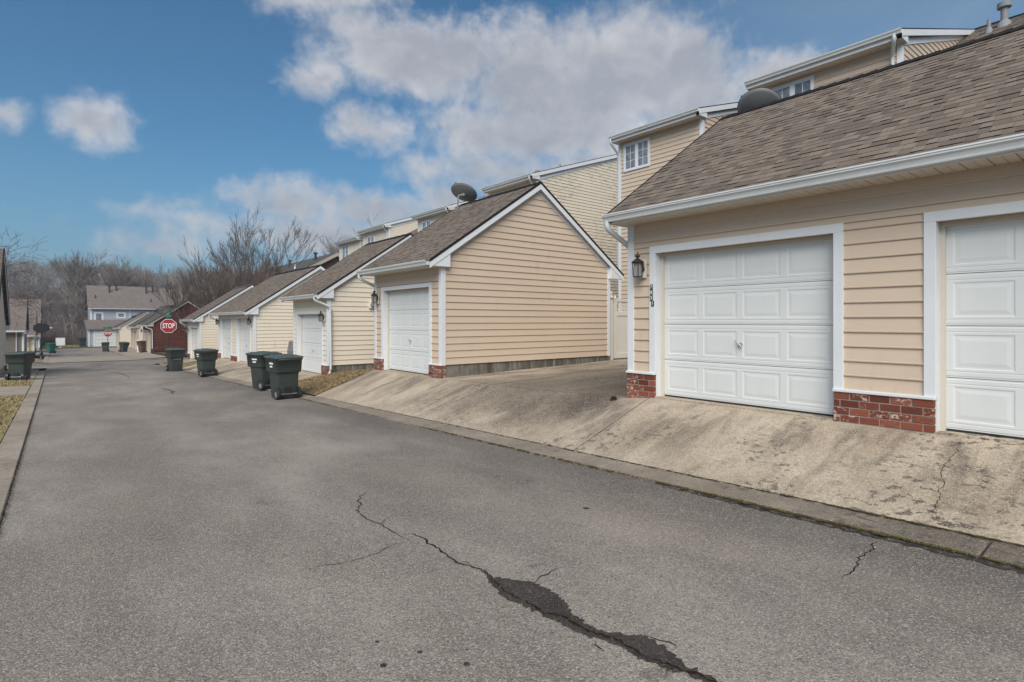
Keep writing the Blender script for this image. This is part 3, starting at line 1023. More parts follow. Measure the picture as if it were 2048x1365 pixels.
grid('court_driveway', [4.82, 5.6, 6.4, 7.2, 9], frange(51.4, 88, 2), lambda x, y: zr(y) + .02 + .04 * (x - 4.8), M_FCONC)
grid('driveway', frange(-9, -0.72, 1.6), frange(66, 90, 3), lambda x, y: hl(x, y) + .012, M_FCONC)
grid('court_bed', [7.0, 9, 13, 20, 40], frange(51.6, 61.4, 2), lambda x, y: zr(y) + .22, M_LITTER)
# road wear at the intersection
ribbon('asphalt_crack', [(-0.3, 42.95), (1.5, 42.9), (3.5, 43.05), (4.9, 43)], 0.10, rcrown, M_CRACK, dz=.006, seed=80, rough=.05)
ribbon('asphalt_crack', [(2.3, 26.5), (2.45, 30), (2.3, 33), (1.9, 36), (1.0, 39), (0.2, 41)], 0.03, rcrown, M_CRACK, dz=.006, seed=81, rough=.05, sub=.2)
ribbon('pothole', [(1.65, 42.7), (2.0, 43.3), (2.45, 44.3)], 0.22, lambda x, y: zr(y) - .008, M_STAIN, dz=.012, seed=82, rough=.05, sub=.1)
ribbon('asphalt_crack', [(2.62, 18.6), (2.78, 19.8), (2.7, 21.4)], 0.05, rcrown, M_STAIN, dz=.006, seed=83, rough=.05, sub=.08)

# ------------------------------------------------------------------ cladding
BC = {}
LAP = [(0.000, 0.0), (0.018, -0.003), (0.0205, 0.005), (0.0200, 0.015), (0.0145, 0.0175), (0.0140, 0.026), (0.001, 1.0)]


def board(parent, face, pos, zb, h, a0, b0, a1, b1, m_, name='siding_board', joined=None):
    """one course of lap siding. face '-X','+X','-Y': outward normal; a/b = extents at the bottom/top edge"""
    prof = [(o, (dz if dz < 1 else h)) for o, dz in LAP]
    nx_, ny_ = {'-X': (-1, 0), '+X': (1, 0), '-Y': (0, -1)}[face]
    along_y = face != '-Y'
    if face == '-X': pass

    def P(o, u, z):
        return (pos + nx_ * o, u, z) if along_y else (u, pos + ny_ * o, z)
    vs = []
    org = (pos, a0, zb) if along_y else (a0, pos, zb)
    for o, dz in prof:
        t = dz / h
        vs += [P(o, lerp(a0, a1, t), zb + dz), P(o, lerp(b0, b1, t), zb + dz)]
    n = len(prof)
    fs = []
    flip = face == '-X'
    for i in range(n - 1):
        q = (2 * i, 2 * i + 1, 2 * i + 3, 2 * i + 2)
        fs.append(q[::-1] if flip else q)
    # end caps (lower lip only)
    fs.append(tuple(range(0, 2 * n, 2)))
    fs.append(tuple(range(1, 2 * n, 2))[::-1])
    if joined is not None:
        joined.add(vs, fs)
        return None
    key = (face, m_.name, round(h, 3), round(b0 - a0, 3), round(a1 - a0, 3), round(b1 - a0, 3))
    me = BC.get(key)
    if me is None:
        b = MB()
        b.add(vs, fs)
        me = b.mesh(name, m_, org)
        BC[key] = me
    return link(name, me, parent, org)


def siding(parent, face, pos, z0, z1, h, ext, m_, joined=None):
    """ext(z) -> list of (a, b) intervals"""
    z = z0
    while z < z1 - 0.03:
        hh = min(h, z1 - z)
        e0, e1 = ext(z + 0.001), ext(z + hh - 0.001)
        if len(e0) == len(e1):
            for (a0, b0), (a1, b1) in zip(e0, e1):
                if min(b0, b1) - max(a0, a1) > 3.0 and joined is None:
                    kk = (int(abs(z * 13) + abs(pos * 7)) * 7919) % 97 / 97.0
                    lo_, hi_ = max(a0, a1) + .5, min(b0, b1) - .5
                    m_j = round(lerp(lo_, hi_, kk), 2)
                    board(parent, face, pos, z, hh, a0, m_j - .0015, min(a1, (a1 + b1) / 2), m_j - .0015, m_)
                    board(parent, face, pos, z, hh, m_j + .0015, b0, m_j + .0015, max(b1, (a1 + b1) / 2), m_)
                elif b0 - a0 > 0.03:
                    board(parent, face, pos, z, hh, a0, b0, min(a1, (a1 + b1) / 2), max(b1, (a1 + b1) / 2), m_, joined=joined)
        else:
            # an opening starts or stops inside this course: split it there
            lo, hi = z, z + hh
            for _ in range(12):
                mid = (lo + hi) / 2
                if len(ext(mid)) == len(e0): lo = mid
                else: hi = mid
            for za, zb_, e in ((z, lo, e0), (hi, z + hh, e1)):
                if zb_ - za > 0.03:
                    for a, b in e:
                        if b - a > .03:
                            board(parent, face, pos, za, zb_ - za, a, b, a, b, m_, joined=joined)
        z += h


def shingles(parent, y0, y1, xe, ze, slope, L, m_, individuals=0, expo=0.143, name='shingle', lean=-1, seed=1, wmin=0.095):
    """architectural shingles on a slope rising in +X (lean=-1) ; the nearest ones are parts of their own"""
    rr = random.Random(seed)
    cs, sn = 1 / math.sqrt(1 + slope * slope), slope / math.sqrt(1 + slope * slope)
    tabs = []
    s = 0.0
    k = 0
    while s < L - 0.02:
        y = y0 - rr.uniform(0, 0.25)
        while y < y1:
            w_ = rr.choice([wmin, wmin * 1.2, wmin * 1.45, wmin * 1.8])
            ya, yb = max(y, y0), min(y + w_, y1)
            if yb - ya > 0.03:
                tabs.append((s, ya, yb, rr.random(), rr.choice([0.0065, 0.0075, 0.0135])))
            y += w_
        s += expo
        k += 1

    def verts(s_, ya, yb, th, hh):
        g = 0.0015
        out = []
        for (ds, n_) in ((0, 0.0), (0, th), (hh + 0.012, 0.002 + th * 0.1), (hh + 0.012, -0.004)):
            for yy in (ya + g, yb - g):
                S_ = s_ + ds
                out.append((xe + S_ * cs - n_ * sn, yy, ze + S_ * sn + n_ * cs))
        return out
    FS = [(0, 2, 3, 1), (2, 4, 5, 3), (0, 6, 4, 2), (1, 3, 5, 7)]
    FS = [(0, 1, 3, 2), (2, 3, 5, 4), (0, 2, 4, 6), (1, 7, 5, 3)]
    tabs2 = sorted(tabs, key=lambda t: (xe + t[0] * cs) ** 2 + ((t[1] + t[2]) / 2) ** 2 + (ze + t[0] * sn) ** 2 + (0 if -0.6 < t[1] or individuals == 0 else 999))
    cache = {}
    for t in tabs2[:individuals]:
        s_, ya, yb, tone, th = t
        tq = round(tone * 9) / 9
        key = (round(yb - ya, 3), tq, th)
        me = cache.get(key)
        org = (xe + s_ * cs, ya, ze + s_ * sn)
        if me is None:
            b = MB()
            b.add(verts(s_, ya, yb, th, expo), FS[1:], 0, min(.98, tq + .01))
            b.add(verts(s_, ya, yb, th, expo)[:4], [(0, 1, 3, 2)], 0, 0.0)
            me = b.mesh(name, m_, org)
            cache[key] = me
        link(name, me, parent, org)
    if len(tabs2) > individuals:
        b = MB()
        for s_, ya, yb, tone, th in tabs2[individuals:]:
            b.add(verts(s_, ya, yb, th, expo), FS[1:], 0, min(.98, tone + .01))
            b.add(verts(s_, ya, yb, th, expo)[:4], [(0, 1, 3, 2)], 0, 0.0)
        o = b.build('shingle_field', m_, parent)
        o['kind'] = 'stuff'


def brick_pier(parent, x0, x1, y0, y1, z0, z1, individual=True, name='brick', ncourse=None):
    """running-bond brick facing wrapped round a mortar core"""
    c = MB()
    c.box(x0 + .007, x1, y0 + .006, y1 - .006, z0, z1 - 0.002)
    c.build('mortar', M_MORT, parent)
    bl, bh, j = 0.186, 0.070, 0.0120
    n = ncourse or max(1, int(round((z1 - z0) / (bh + j))))
    hh = (z1 - z0) / n
    rr = random.Random(int((y0 + z0) * 100))
    joint = MB()
    for k in range(n):
        za = z0 + k * hh + j * 0.5
        zb_ = z0 + (k + 1) * hh - j * .5
        # front face
        y = y0 - (bl + j) * (0.5 if k % 2 else 0.0)
        if k % 2: y = y0 - (bl + j) * 0.5
        while y < y1 - 0.02:
            ya, yb = max(y, y0), min(y + bl, y1)
            if y1 - yb < .03: yb = y1
            if yb - ya > 0.03:
                d = rr.uniform(-0.002, 0.0025)
                b = MB()
                xx1 = x0 + 0.095
                b.box(x0 + d, xx1 if (ya > y0 and yb < y1) else xx1, ya, yb, za, zb_, 0, rr.random() * .98 + .01)
                if individual:
                    o = b.build(name, M_BRICK, parent, (x0, ya, za))
                    bevel(o, 0.004, 1)
                else:
                    joint.add(b.v, b.f, 0, b.tone[0])
            y += bl + j
        # return on the near side (facing -Y)
        x = x0 + 0.105 + (0.05 if k % 2 else 0)
        while x < x1 - 0.02:
            xb = min(x + (bl if k % 2 else bl * .5), x1)
            if xb - x > .02:
                b = MB()
                b.box(x, xb, y0 - .001, y0 + .08, za, zb_, 0, rr.random() * .98 + .01)
                if individual:
                    bevel(b.build(name, M_BRICK, parent, (x, y0, za)), .004, 1)
                else:
                    joint.add(b.v, b.f, 0, b.tone[0])
            x += bl + j
    if not individual:
        tag(joint.build('brick_facing', M_BRICK, parent), kind='stuff')


def door_section(w_, h, cols, first):
    """one pressed-steel panel section, facing -X, local origin at its lower (y0) corner"""
    b = MB()
    ys = []
    st = 0.075 * w_ / 2.44
    pw = (w_ - st * (cols + 1) * 1.15) / cols
    gap = st * 1.15
    zb, zt = h * 0.17, h * 0.83
    ycuts = [0.0]
    for c in range(cols):
        y = gap + c * (pw + gap)
        ycuts += [y, y + pw]
    ycuts.append(w_)
    # flat stiles and rails
    e = 0.0015
    rows = [(e, 0.016, -0.004), (0.016, 0.022, 0.0), (0.022, zb, 0.0)]
    rows_t = [(zt, h - 0.022, 0.0), (h - 0.022, h - 0.016, 0.0), (h - 0.016, h - e, -0.004)]

    def quad(y0, y1, z0, z1, xa, xb):
        b.add([(xa, y0, z0), (xa, y1, z0), (xb, y1, z1), (xb, y0, z1)], [(0, 3, 2, 1)])
    # horizontal ribs: profile in z, full width
    prof = [(e, 0.012), (e, 0.004), (0.014, 0.004), (0.020, 0.0), (zb * .62, 0.0), (zb * .66, .003), (zb * .72, 0.003), (zb * .76, 0.0), (zb, 0.0)]
    proft = [(zt, 0.0), (h - zb * .76, 0.0), (h - zb * .72, .003), (h - zb * .66, .003), (h - zb * .62, 0), (h - 0.020, 0.0), (h - .014, .004), (h - e, 0.004), (h - e, 0.012)]
    for pr in (prof, proft):
        for (za, xa), (z2, xb) in zip(pr, pr[1:]):
            quad(0, w_, za, z2, xa, xb)
    for c in range(0, len(ycuts) - 1, 2):
        quad(ycuts[c], ycuts[c + 1], zb, zt, 0, 0)
    for c in range(1, len(ycuts) - 1, 2):
        y0, y1 = ycuts[c], ycuts[c + 1]
        rings = [(0, 0.0), (0.010, 0.0050), (0.026, 0.0055), (0.062, 0.001)]
        R_ = [[(x, y0 + i, zb + i), (x, y1 - i, zb + i), (x, y1 - i, zt - i), (x, y0 + i, zt - i)] for i, x in rings]
        for A, B in zip(R_, R_[1:]):
            b.add(A + B, [(0, 4, 5, 1), (1, 5, 6, 2), (2, 6, 7, 3), (3, 7, 4, 0)])
        b.add(R_[-1], [(0, 3, 2, 1)])
    return b


DSEC = {}


def garage_door(g, y0, y1, z0, z1, x, detail=True):
    w_, n = y1 - y0, 4
    h = (z1 - z0) / n
    fr = MB()
    fr.box(x + .03, x + .045, y0, y1, z0 + .01, z1)
    dr = fr.build('garage_door', M_DARK, g, (x, y0, z0))
    key = (round(w_, 2), round(h, 3))
    if key not in DSEC:
        DSEC[key] = door_section(w_, h - 0.003, 4, True).mesh('door_section', M_DOOR)
    for k in range(n):
        link('door_section', DSEC[key], dr, (x, y0, z0 + 0.012 + k * h))
    hb = MB()
    yc = (y0 + y1) / 2 - 0.02
    zc = z0 + 1.52 * h
    hb.tube([(x - .004, yc, zc), (x - .03, yc, zc)], [0.028, 0.024], 12)
    hb.tube([(x - .035, yc + .075, zc + .055), (x - .045, yc, zc), (x - .035, yc - .03, zc - .045)], [0.007, 0.012, 0.008], 8)
    hb.build('door_handle', M_STEEL, dr)
    sl = MB()
    sl.box(x - .002, x + .03, y0, y1, z0 - .004, z0 + .012)
    sl.build('bottom_seal', M_RUB, dr)
    return dr


def downspout(parent, pts, wx=0.05, wy=0.038, m_=None, name='downspout'):
    b = MB()
    b.tube(pts, wx, 8)
    return b.build(name, m_ or M_GUT, parent)


def smooth_path(pts, k=4):
    out = []
    P = [Vector(p) for p in pts]
    for i in range(len(P)):
        if i in (0, len(P) - 1):
            out.append(P[i])
            continue
        a = P[i] + (P[i - 1] - P[i]).normalized() * min(.09, (P[i - 1] - P[i]).length * .45)
        b = P[i] + (P[i + 1] - P[i]).normalized() * min(.09, (P[i + 1] - P[i]).length * .45)
        for j in range(k + 1):
            t = j / k
            out.append(a * (1 - t) ** 2 + P[i] * 2 * t * (1 - t) + b * t * t)
    return out


GUTP = [(0, 0), (0.0, -.004), (-.004, 0.0), (-.012, -.012), (-.014, -.030), (-.028, -.052), (-.034, -.085), (-.040, -.118), (-.115, -.122)]


def gutter(parent, face_x, y0, y1, ztop, m_=None, sgn=-1, name='gutter'):
    """K-style gutter hung in front of a fascia at x=face_x (front lip further out)"""
    P = [(-0.125, 0.0), (-0.125, 0.0), (-.127, -.016), (-.119, -.024), (-.119, -.038), (-.098, -.058), (-.088, -.085), (-.084, -.112), (0.0, -.112)]
    inner = [(-0.119, -0.004), (-0.085, -0.06), (-0.075, -.10), (-.004, -.10), (-.004, 0.0)]
    prof = P + [(0, 0)] + inner[::-1]
    b = MB()
    n = len(prof)
    vs = [(face_x - sgn * -1 * 0 + (-sgn) * 0 + (x if sgn < 0 else -x), y, ztop + z) for y in (y0, y1) for x, z in prof]
    fs = [(i, (i + 1) % n, (i + 1) % n + n, i + n) for i in range(n)]
    fs += [tuple(range(n)), tuple(range(n, 2 * n))[::-1]]
    b.add(vs, fs)
    return b.build(name, m_ or M_GUT, parent)


def soffit(parent, x0, x1, y0, y1, z, m_=None, step=0.203):
    """vented vinyl soffit: V-grooved strips running out from the wall"""
    b = MB()
    y = y0
    while y < y1 - 0.01:
        ye = min(y + step, y1)
        m1 = (y + ye) / 2
        for ya, yb, dz in ((y + .004, m1 - .006, 0), (m1 - .006, m1, -0.007), (m1, m1 + .006, 0.0), (m1 + .006, ye - .008, 0)):
            b.box(x0, x1, ya, yb, z - 0.004 + (0.006 if dz < 0 else 0), z + .006)
        y += step
    b.box(x0, x1, y0, y1, z + .008, z + .012)
    b.build('soffit', m_ or M_SOFF, parent)


def lantern(x, y, z, label, group, tone=None):
    t = thing('wall_lantern', label, 'wall lamp', (x, y, z), 0, group)
    b = MB()
    b.box(x - .028, x - .016, y - .085, y + .085, z - .14, z + .14)
    bevel(b.build('mounting_block', M_VINYL, t), .02, 3)
    b = MB()
    b.tube([(x - .03, y, z), (x - .05, y, z)], [.06, .045], 14)
    b.tube([(x - .04, y, z + .02), (x - .09, y, z + .075), (x - .13, y, z + .10)], .012, 8)
    b.build('bracket', M_IRON, t)
    cx, r0 = x - .125, .055
    b = MB()
    for sx_ in (-1, 1):
        for sy_ in (-1, 1):
            b.tube([(cx + sx_ * r0 * .82, y + sy_ * r0 * .82, z - .12), (cx + sx_ * r0, y + sy_ * r0, z + .08)], .007, 5)
    b.box(cx - r0 * .9, cx + r0 * .9, y - r0 * .9, y + r0 * .9, z - .132, z - .118)
    b.box(cx - r0 * 1.1, cx + r0 * 1.1, y - r0 * 1.1, y + r0 * 1.1, z + .078, z + .088)
    b.build('cage', M_IRON, t)
    b = MB()
    b.box(cx - r0 * .78, cx + r0 * .78, y - r0 * .78, y + r0 * .78, z - .117, z + .077)
    b.build('glass', M_LGLASS, t)
    b = MB()
    b.lathe([(.10, .088), (.085, .11), (.045, .135), (.022, .15), (.016, .165), (.034, .178), (.042, .19), (.030, .203), (.010, .212), (.008, .245), (.002, .262)], (cx, y, z), 12)
    b.build('cap', M_IRON, t)
    return t


def garage(name, label, cat, Y0, Y1, floor, Rz, doors, sid, wallm, *, X0=7.0, X1=12.9, ftop=None, side=True, shing='stuff', nind=0,
           bricks=True, ibrick=True, trimm=None, h=0.1645, fasc=None, spout='far', roofm=None, gut=True, brickgable=False,
           side_join=False, door_h=None, group=None, piers=None, yfar=True, trim_z=None, downto=-3.9, lean_spout=True, slope=0.676, doorm=None):
    g = thing(name, label, cat, (X0, Y0, floor), 0, group)
    tm = trimm or M_TRIM
    XR = (X0 + X1) / 2 + 0.05
    ze = Rz - slope * (XR - X0 + 0.4)              # top of roof at the eave tip (x = X0-.4)
    xe = X0 - 0.4
    xb = 2 * XR - xe
    ya, yb = Y0 - 0.13, Y1 + 0.13
    ft = floor + 0.31 if ftop is None else ftop
    top = lambda x: Rz - slope * abs(x - XR)        # roof top surface
    zs = ze - 0.13                                  # soffit level
    # --- foundation and wall core
    b = MB()
    lo = floor - 0.7
    cuts = sorted(doors)
    ed = [Y0 + .01] + [v for d in cuts for v in (d[0] - .02, d[1] + .02)] + [Y1 - .01]
    for i in range(0, len(ed), 2):
        b.box(X0 + .012, X0 + .2, ed[i], ed[i + 1], lo, ft)
    b.box(X0 + .2, X1 - .01, Y0 + .012, Y0 + .2, lo, ft)
    b.box(X0 + .2, X1 - .01, Y1 - .2, Y1 - .012, lo, ft)
    b.box(X1 - .2, X1 - .01, Y0 + .2, Y1 - .2, lo, ft)
    b.build('foundation', M_FOUND, g)
    b = MB()
    dh = door_h or (floor + 2.135)
    for i in range(0, len(ed), 2):
        b.box(X0, X0 + .16, ed[i], ed[i + 1], ft, dh)
    b.box(X0, X0 + .16, Y0 + .003, Y1 - .003, dh, zs + .02)
    # gable ends
    for yy, dy in ((Y0, .15), (Y1 - .15, .15)):
        poly = [(X0 + .16, yy, ft), (X1, yy, ft), (X1, yy, top(X1) - .11), (XR, yy, Rz - .11), (X0 + .16, yy, top(X0 + .16) - .11)]
        b.prism(poly, (0, dy, 0))
    b.box(X1 - .15, X1, Y0 + .15, Y1 - .15, ft, top(X1) - .12)
    b.box(X0 + .3, X1 - .2, Y0 + .2, Y1 - .2, floor - .03, floor)
    b.build('wall', wallm, g)
    # --- siding
    xf = X0
    OUT = 0.105

    def fext(z):
        iv = []
        a = Y0 + .09
        if z < dh + OUT:
            for d0, d1 in cuts:
                iv.append((a, d0 - OUT + .01))
                a = d1 + OUT - .01
        iv.append((a, Y1 - .09))
        return iv
    jn = MB() if side_join else None
    z_ = ft
    if not brickgable:
        siding(g, '-X', xf, ft, zs - .002, h, fext, sid, jn)
    if side:
        def sext(z):
            d = (Rz - 0.19 - z) / slope
            return [(max(X0 + .09, XR - d), min(X1 - .09, XR + d))] if d > 0.05 else []
        if brickgable:
            q = MB()
            q.prism([(X0 - .01, Y0 - .02, lo), (X1, Y0 - .02, lo), (X1, Y0 - .02, top(X1) - .13), (XR, Y0 - .02, Rz - .13), (X0 - .01, Y0 - .02, top(X0) - .13)], (0, .018, 0))
            q.build('brick_wall', M_BWALL, g)
        else:
            siding(g, '-Y', Y0, ft - .005, Rz - 0.22, h, sext, sid, jn)
    if jn and jn.v:
        tag(jn.build('siding_boards', sid, g), kind='stuff')
    # --- corner boards and casings
    def trimbox(nm, *a, m_=tm, bv=.003):
        q = MB()
        q.box(*a)
        o = q.build(nm, m_, g)
        bevel(o, bv, 1)
        return o
    if not brickgable:
        trimbox('corner_trim', X0 - .024, X0 + .10, Y0 - .024, Y0 + .10, ft - .02, zs)
        trimbox('corner_trim', X0 - .024, X0 + .06, Y1 - .10, Y1 + .02, ft - .02, zs)
        if side:
            trimbox('corner_trim', X1 - .10, X1 + .02, Y0 - .024, Y0 + .04, ft - .02, top(X1) - .16)
    for d0, d1 in cuts:
        trimbox('door_casing', X0 - .032, X0 + .008, d0 - OUT, d0, ft, dh)
        trimbox('door_casing', X0 - .032, X0 + .008, d1, d1 + OUT, ft, dh)
        trimbox('door_casing', X0 - .0325, X0 + .008, d0 - OUT, d1 + OUT, dh, dh + OUT)
        # jamb: white wrap, cream stop beside the door
        q = MB()
        q.box(X0 + .008, X0 + .125, d0 - .022, d0 - .001, floor, dh)
        q.box(X0 + .008, X0 + .125, d1 + .001, d1 + .022, floor, dh)
        q.box(X0 + .008, X0 + .125, d0 - .022, d1 + .022, dh + .001, dh + .02)
        q.build('door_jamb', tm, g)
        q = MB()
        q.box(X0 + .11, X0 + .15, d0 - .001, d0 + .045, floor, dh)
        q.box(X0 + .11, X0 + .15, d1 - .045, d1 + .001, floor, dh)
        q.box(X0 + .11, X0 + .15, d0 + .045, d1 - .045, dh - .045, dh)
        q.build('door_stop', M_STOP_BEAD, g)
        dd = garage_door(g, d0 + .02, d1 - .02, floor + .012, dh - .01, X0 + .152)
        if doorm:
            for c_ in dd.children:
                if c_.name.startswith('door_section'):
                    c_.data = c_.data.copy()
                    c_.data.materials[0] = doorm
        s_ = MB()
        s_.box(X0 - .02, X0 + .3, d0 - .02, d1 + .02, floor - .22, floor + .002)
        s_.build('door_sill', M_CONC, g)
    # --- brick plinths
    if bricks:
        segs = []
        a = Y0 - .022
        for d0, d1 in cuts:
            segs.append((a, d0 - .012))
            a = d1 + .012
        segs.append((a, Y1 + .018))
        for s0, s1 in segs:
            if s1 - s0 > .05:
                brick_pier(g, X0 - .045, X0 + .10, s0, s1, floor - .10, ft - .022, ibrick, ncourse=max(3, int(round((ft - floor + .078) / .0845))))
                q = MB()
                q.box(X0 - .062, X0 + .01, s0 - .012, s1 + .01, ft - .022, ft + .012)
                bevel(q.build('water_table', tm, g), .006, 2)
    # --- roof
    rf = MB()
    th = 0.075
    rf.prism([(xe, ya, ze - .012), (XR, ya, Rz - .012), (xb, ya, ze - .012), (xb, ya, ze - .012 - th), (XR, ya, Rz - .012 - th), (xe, ya, ze - .012 - th)], (0, yb - ya, 0))
    roof = rf.build('roof', roofm or M_SHING, g)
    L = math.hypot(XR - xe, Rz - ze)
    if shing == 'tabs':
        shingles(roof, ya - .01, yb + .01, xe - .02, ze - .02 * slope, slope, L + .0, M_SHING, nind, seed=int(Y0 * 7) + 3)
    rc = MB()
    n = int((yb - ya) / .2)
    for i in range(n):
        y_ = lerp(ya - .01, yb - .2, i / max(1, n - 1))
        for sg in (-1, 1):
            rc.add([(XR, y_, Rz + .032), (XR, y_ + .24, Rz + .018), (XR + sg * .15, y_ + .24, Rz + .018 - .15 * slope), (XR + sg * .15, y_, Rz + .032 - .15 * slope),
                    (XR + sg * .15, y_, Rz + .010 - .15 * slope), (XR, y_, Rz + .010)],
                   [(0, 1, 2, 3) if sg < 0 else (3, 2, 1, 0), (0, 3, 4, 5)], 0, 0.02)
    rc.build('ridge_cap', M_EDGE if roofm is None else roofm, roof)
    # drip edge + rake boards at both gable ends
    for yy, dy in ((ya, -1), (yb, 1)):
        y_out = yy + dy * .014
        q = MB()
        for s_ in (-1, 1):
            x_e = XR + s_ * (XR - xe)
            q.prism([(x_e, yy, ze + .020), (XR, yy, Rz + .020), (XR, yy, Rz - .045), (x_e, yy, ze - .045)], (0, dy * .02, 0))
        q.build('drip_edge', M_EDGE if roofm is None else M_EDGE, roof)
        q = MB()
        for s_ in (-1, 1):
            x_e = XR + s_ * (XR - xe)
            q.prism([(x_e, yy, ze - .046), (XR, yy, Rz - .046), (XR, yy, Rz - .19), (x_e, yy, ze - .19)], (0, dy * .012, 0))
        bevel(q.build('rake_board', tm, g), .003, 1)
        wy = Y0 if dy < 0 else Y1
        q = MB()
        for s_ in (-1, 1):
            x_e = XR + s_ * (XR - X0)
            z_e = top(X0)
            q.prism([(x_e, wy, z_e - .12), (XR, wy, Rz - .12), (XR, wy, Rz - .255), (x_e, wy, z_e - .255)], (0, dy * .02, 0))
            xx = XR + s_ * (XR - xe)
            q.prism([(xx, wy, ze - .10), (XR, wy, Rz - .10), (XR, wy, Rz - .115), (xx, wy, ze - .115)], (0, dy * (abs(yy - wy)), 0))
        q.build('rake_soffit', tm, g)
        # boxed eave return
        for s_ in (-1, 1):
            q = MB()
            xt, xw = XR + s_ * (XR - xe), XR + s_ * (XR - X0 - .16)
            q.prism([(xt, yy, ze - .035), (xw, yy, top(X0 + .16) - .16), (xw, yy, zs - .002), (xt, yy, zs - .002)], (0, dy * .004 - dy * abs(yy - wy) - 0, 0))
            bevel(q.build('eave_return', tm, g), .003, 1)
    # fascia, soffit, gutter on the street side
    q = MB()
    q.box(xe, xe + .02, ya, yb, zs - .004, ze - .02)
    q.build('fascia', fasc or tm, g)
    soffit(g, xe + .02, X0 + .01, ya + .015, yb - .015, zs)
    if gut:
        gutter(g, xe, ya + .01, yb - .01, ze - .006)
    if spout:
        ys = (Y1 + .03) if spout == 'far' else (Y0 + .06)
        x1_ = X0 + .10 if spout == 'far' else X0 - .055
        if spout == 'far':
            pts = [(xe - .06, Y1 + .06, ze - .10), (xe - .06, Y1 + .06, ze - .22), (X0 + .12, Y1 + .07, ze - .46), (X0 + .14, Y1 + .07, ze - .7), (X0 + .14, Y1 + .07, floor + .1)]
        else:
            pts = [(xe - .06, Y0 - .02, ze - .10), (xe - .06, Y0 - .03, ze - .20), (X0 + .05, Y0 - .09, ze - .42), (X0 + .06, Y0 - .075, ze - .62), (X0 + .06, Y0 - .075, floor + .16), (X0 - .06, Y0 - .12, floor + .02)]
        downspout(g, smooth_path(pts), .042)
    return g


GG = 'garages in a row along the right side of the lane'
gA = garage('garage', 'nearest peach-sided garage with two white panel doors and a satellite dish behind its ridge', 'garage',
            -1.30, 5.645, -1.135, 3.93, [(-0.69, 1.685), (2.66, 5.14)], M_SID_P, M_WALL_P, shing='tabs', nind=300, side=False,
            ftop=-0.785, h=0.166, door_h=1.02, group=GG)
gB = garage('garage', 'peach single-door garage with a dark satellite dish standing on its roof ridge', 'garage',
            11.165, 14.655, -1.335, 3.70, [(11.70, 14.14)], M_SID_P, M_WALL_P, shing='tabs', nind=300, ftop=-1.02, door_h=0.83, group=GG)
gC = garage('garage', 'cream single-door garage beside the leaf-strewn grass strip, white downspout on its near corner', 'garage',
            18.21, 21.60, -1.85, 3.19, [(18.72, 21.16)], M_SID_C, M_WALL_C, shing='tabs', nind=0, spout='near', ftop=-1.46, door_h=0.25, group=GG)
gD = garage('garage', 'long cream garage with two white doors side by side behind the pair of bins', 'garage',
            27.08, 34.1, -2.0, 2.74, [(27.70, 30.14), (31.28, 33.62)], M_SID_C, M_WALL_C, shing='tabs', nind=0, ftop=-1.72, door_h=0.14, ibrick=False, group=GG)
gE = garage('garage', 'last cream garage before the cross street, to the right of the large stop sign', 'garage',
            39.3, 43.3, -2.47, 2.41, [(39.95, 42.6)], M_SID_C, M_WALL_C, shing='far', roofm=M_RFAR, ftop=-2.15, door_h=-0.42, ibrick=False, side_join=False, group=GG)
GT = 'garages past the cross street'
gF = garage('brick_garage', 'red brick garage behind the large stop sign, past the cross street', 'garage',
            62.0, 68.5, -3.12, 2.02, [(62.5, 64.9), (65.6, 68.0)], M_SID_C, M_BWALL, shing='far', roofm=M_RDARK, trimm=M_TRIM_T, bricks=False,
            brickgable=True, group=GT, ftop=-2.9, slope=.70, doorm=M_TRIM_T, spout='near')
gG = garage('garage', 'cream garage just past the red brick one, its roof partly hidden by it', 'garage',
            73.5, 80.0, -3.3, 1.78, [(74.2, 76.6), (77.2, 79.6)], M_SID_C, M_WALL_C, shing='far', roofm=M_RDARK, trimm=M_TRIM_T, bricks=False, group=GT,
            ftop=-3.1, side_join=True, slope=.70, doorm=M_TRIM_T)
gH = garage('garage', 'farthest cream garage, its gable beside the far small stop sign and the grey house', 'garage',
            87.0, 91.0, -3.45, 1.15, [(87.6, 90.2)], M_SID_C, M_WALL_C, X0=6.3, X1=11.6, shing='far', roofm=M_RDARK, trimm=M_TRIM_T, bricks=False, group=GT,
            ftop=-3.3, side_join=True, slope=.64, doorm=M_TRIM_T)

# vents on the brick garage roof
for gg, (ys_) in ((gF, (63.3, 64.6)), (gG, (75.4, 76.7)), (gH, (88.2, 89.2))):
    for y_ in ys_:
        b = MB()
        X0_, Y0_, f0 = WL[gg.name]
        XR_ = 10.0 if gg is not gH else 9.0
        rz = {gF.name: 2.02, gG.name: 1.78, gH.name: 1.15}[gg.name]
        b.box(XR_ - 1.1, XR_ - .75, y_, y_ + .35, rz - .75, rz - .40)
        bevel(b.build('roof_vent', M_BLACK, gg), .05, 2)

LG = 'black lanterns on the garage fronts'
lantern(6.976, 5.37, 0.80, 'black wall lantern left of the nearest garage door, above the house number', LG)
lantern(6.976, 14.42, 0.63, 'black wall lantern left of the door of the peach garage with the dish', LG)
lantern(6.976, 18.44, 0.12, 'black wall lantern right of the cream single garage door beside the downspout', LG)
lantern(6.976, 27.38, -0.03, 'black wall lantern at the near end of the long two-door cream garage', LG)
lantern(6.976, 33.86, -0.06, 'black wall lantern at the far end of the long two-door cream garage', LG)
lantern(6.976, 42.98, -0.6, 'black wall lantern at the far end of the last cream garage before the cross street', LG)
lantern(6.96, 62.25, -0.95, 'wall lantern at the near corner of the red brick garage', LG)
lantern(6.96, 68.3, -1.0, 'wall lantern at the far end of the red brick garage front', LG)

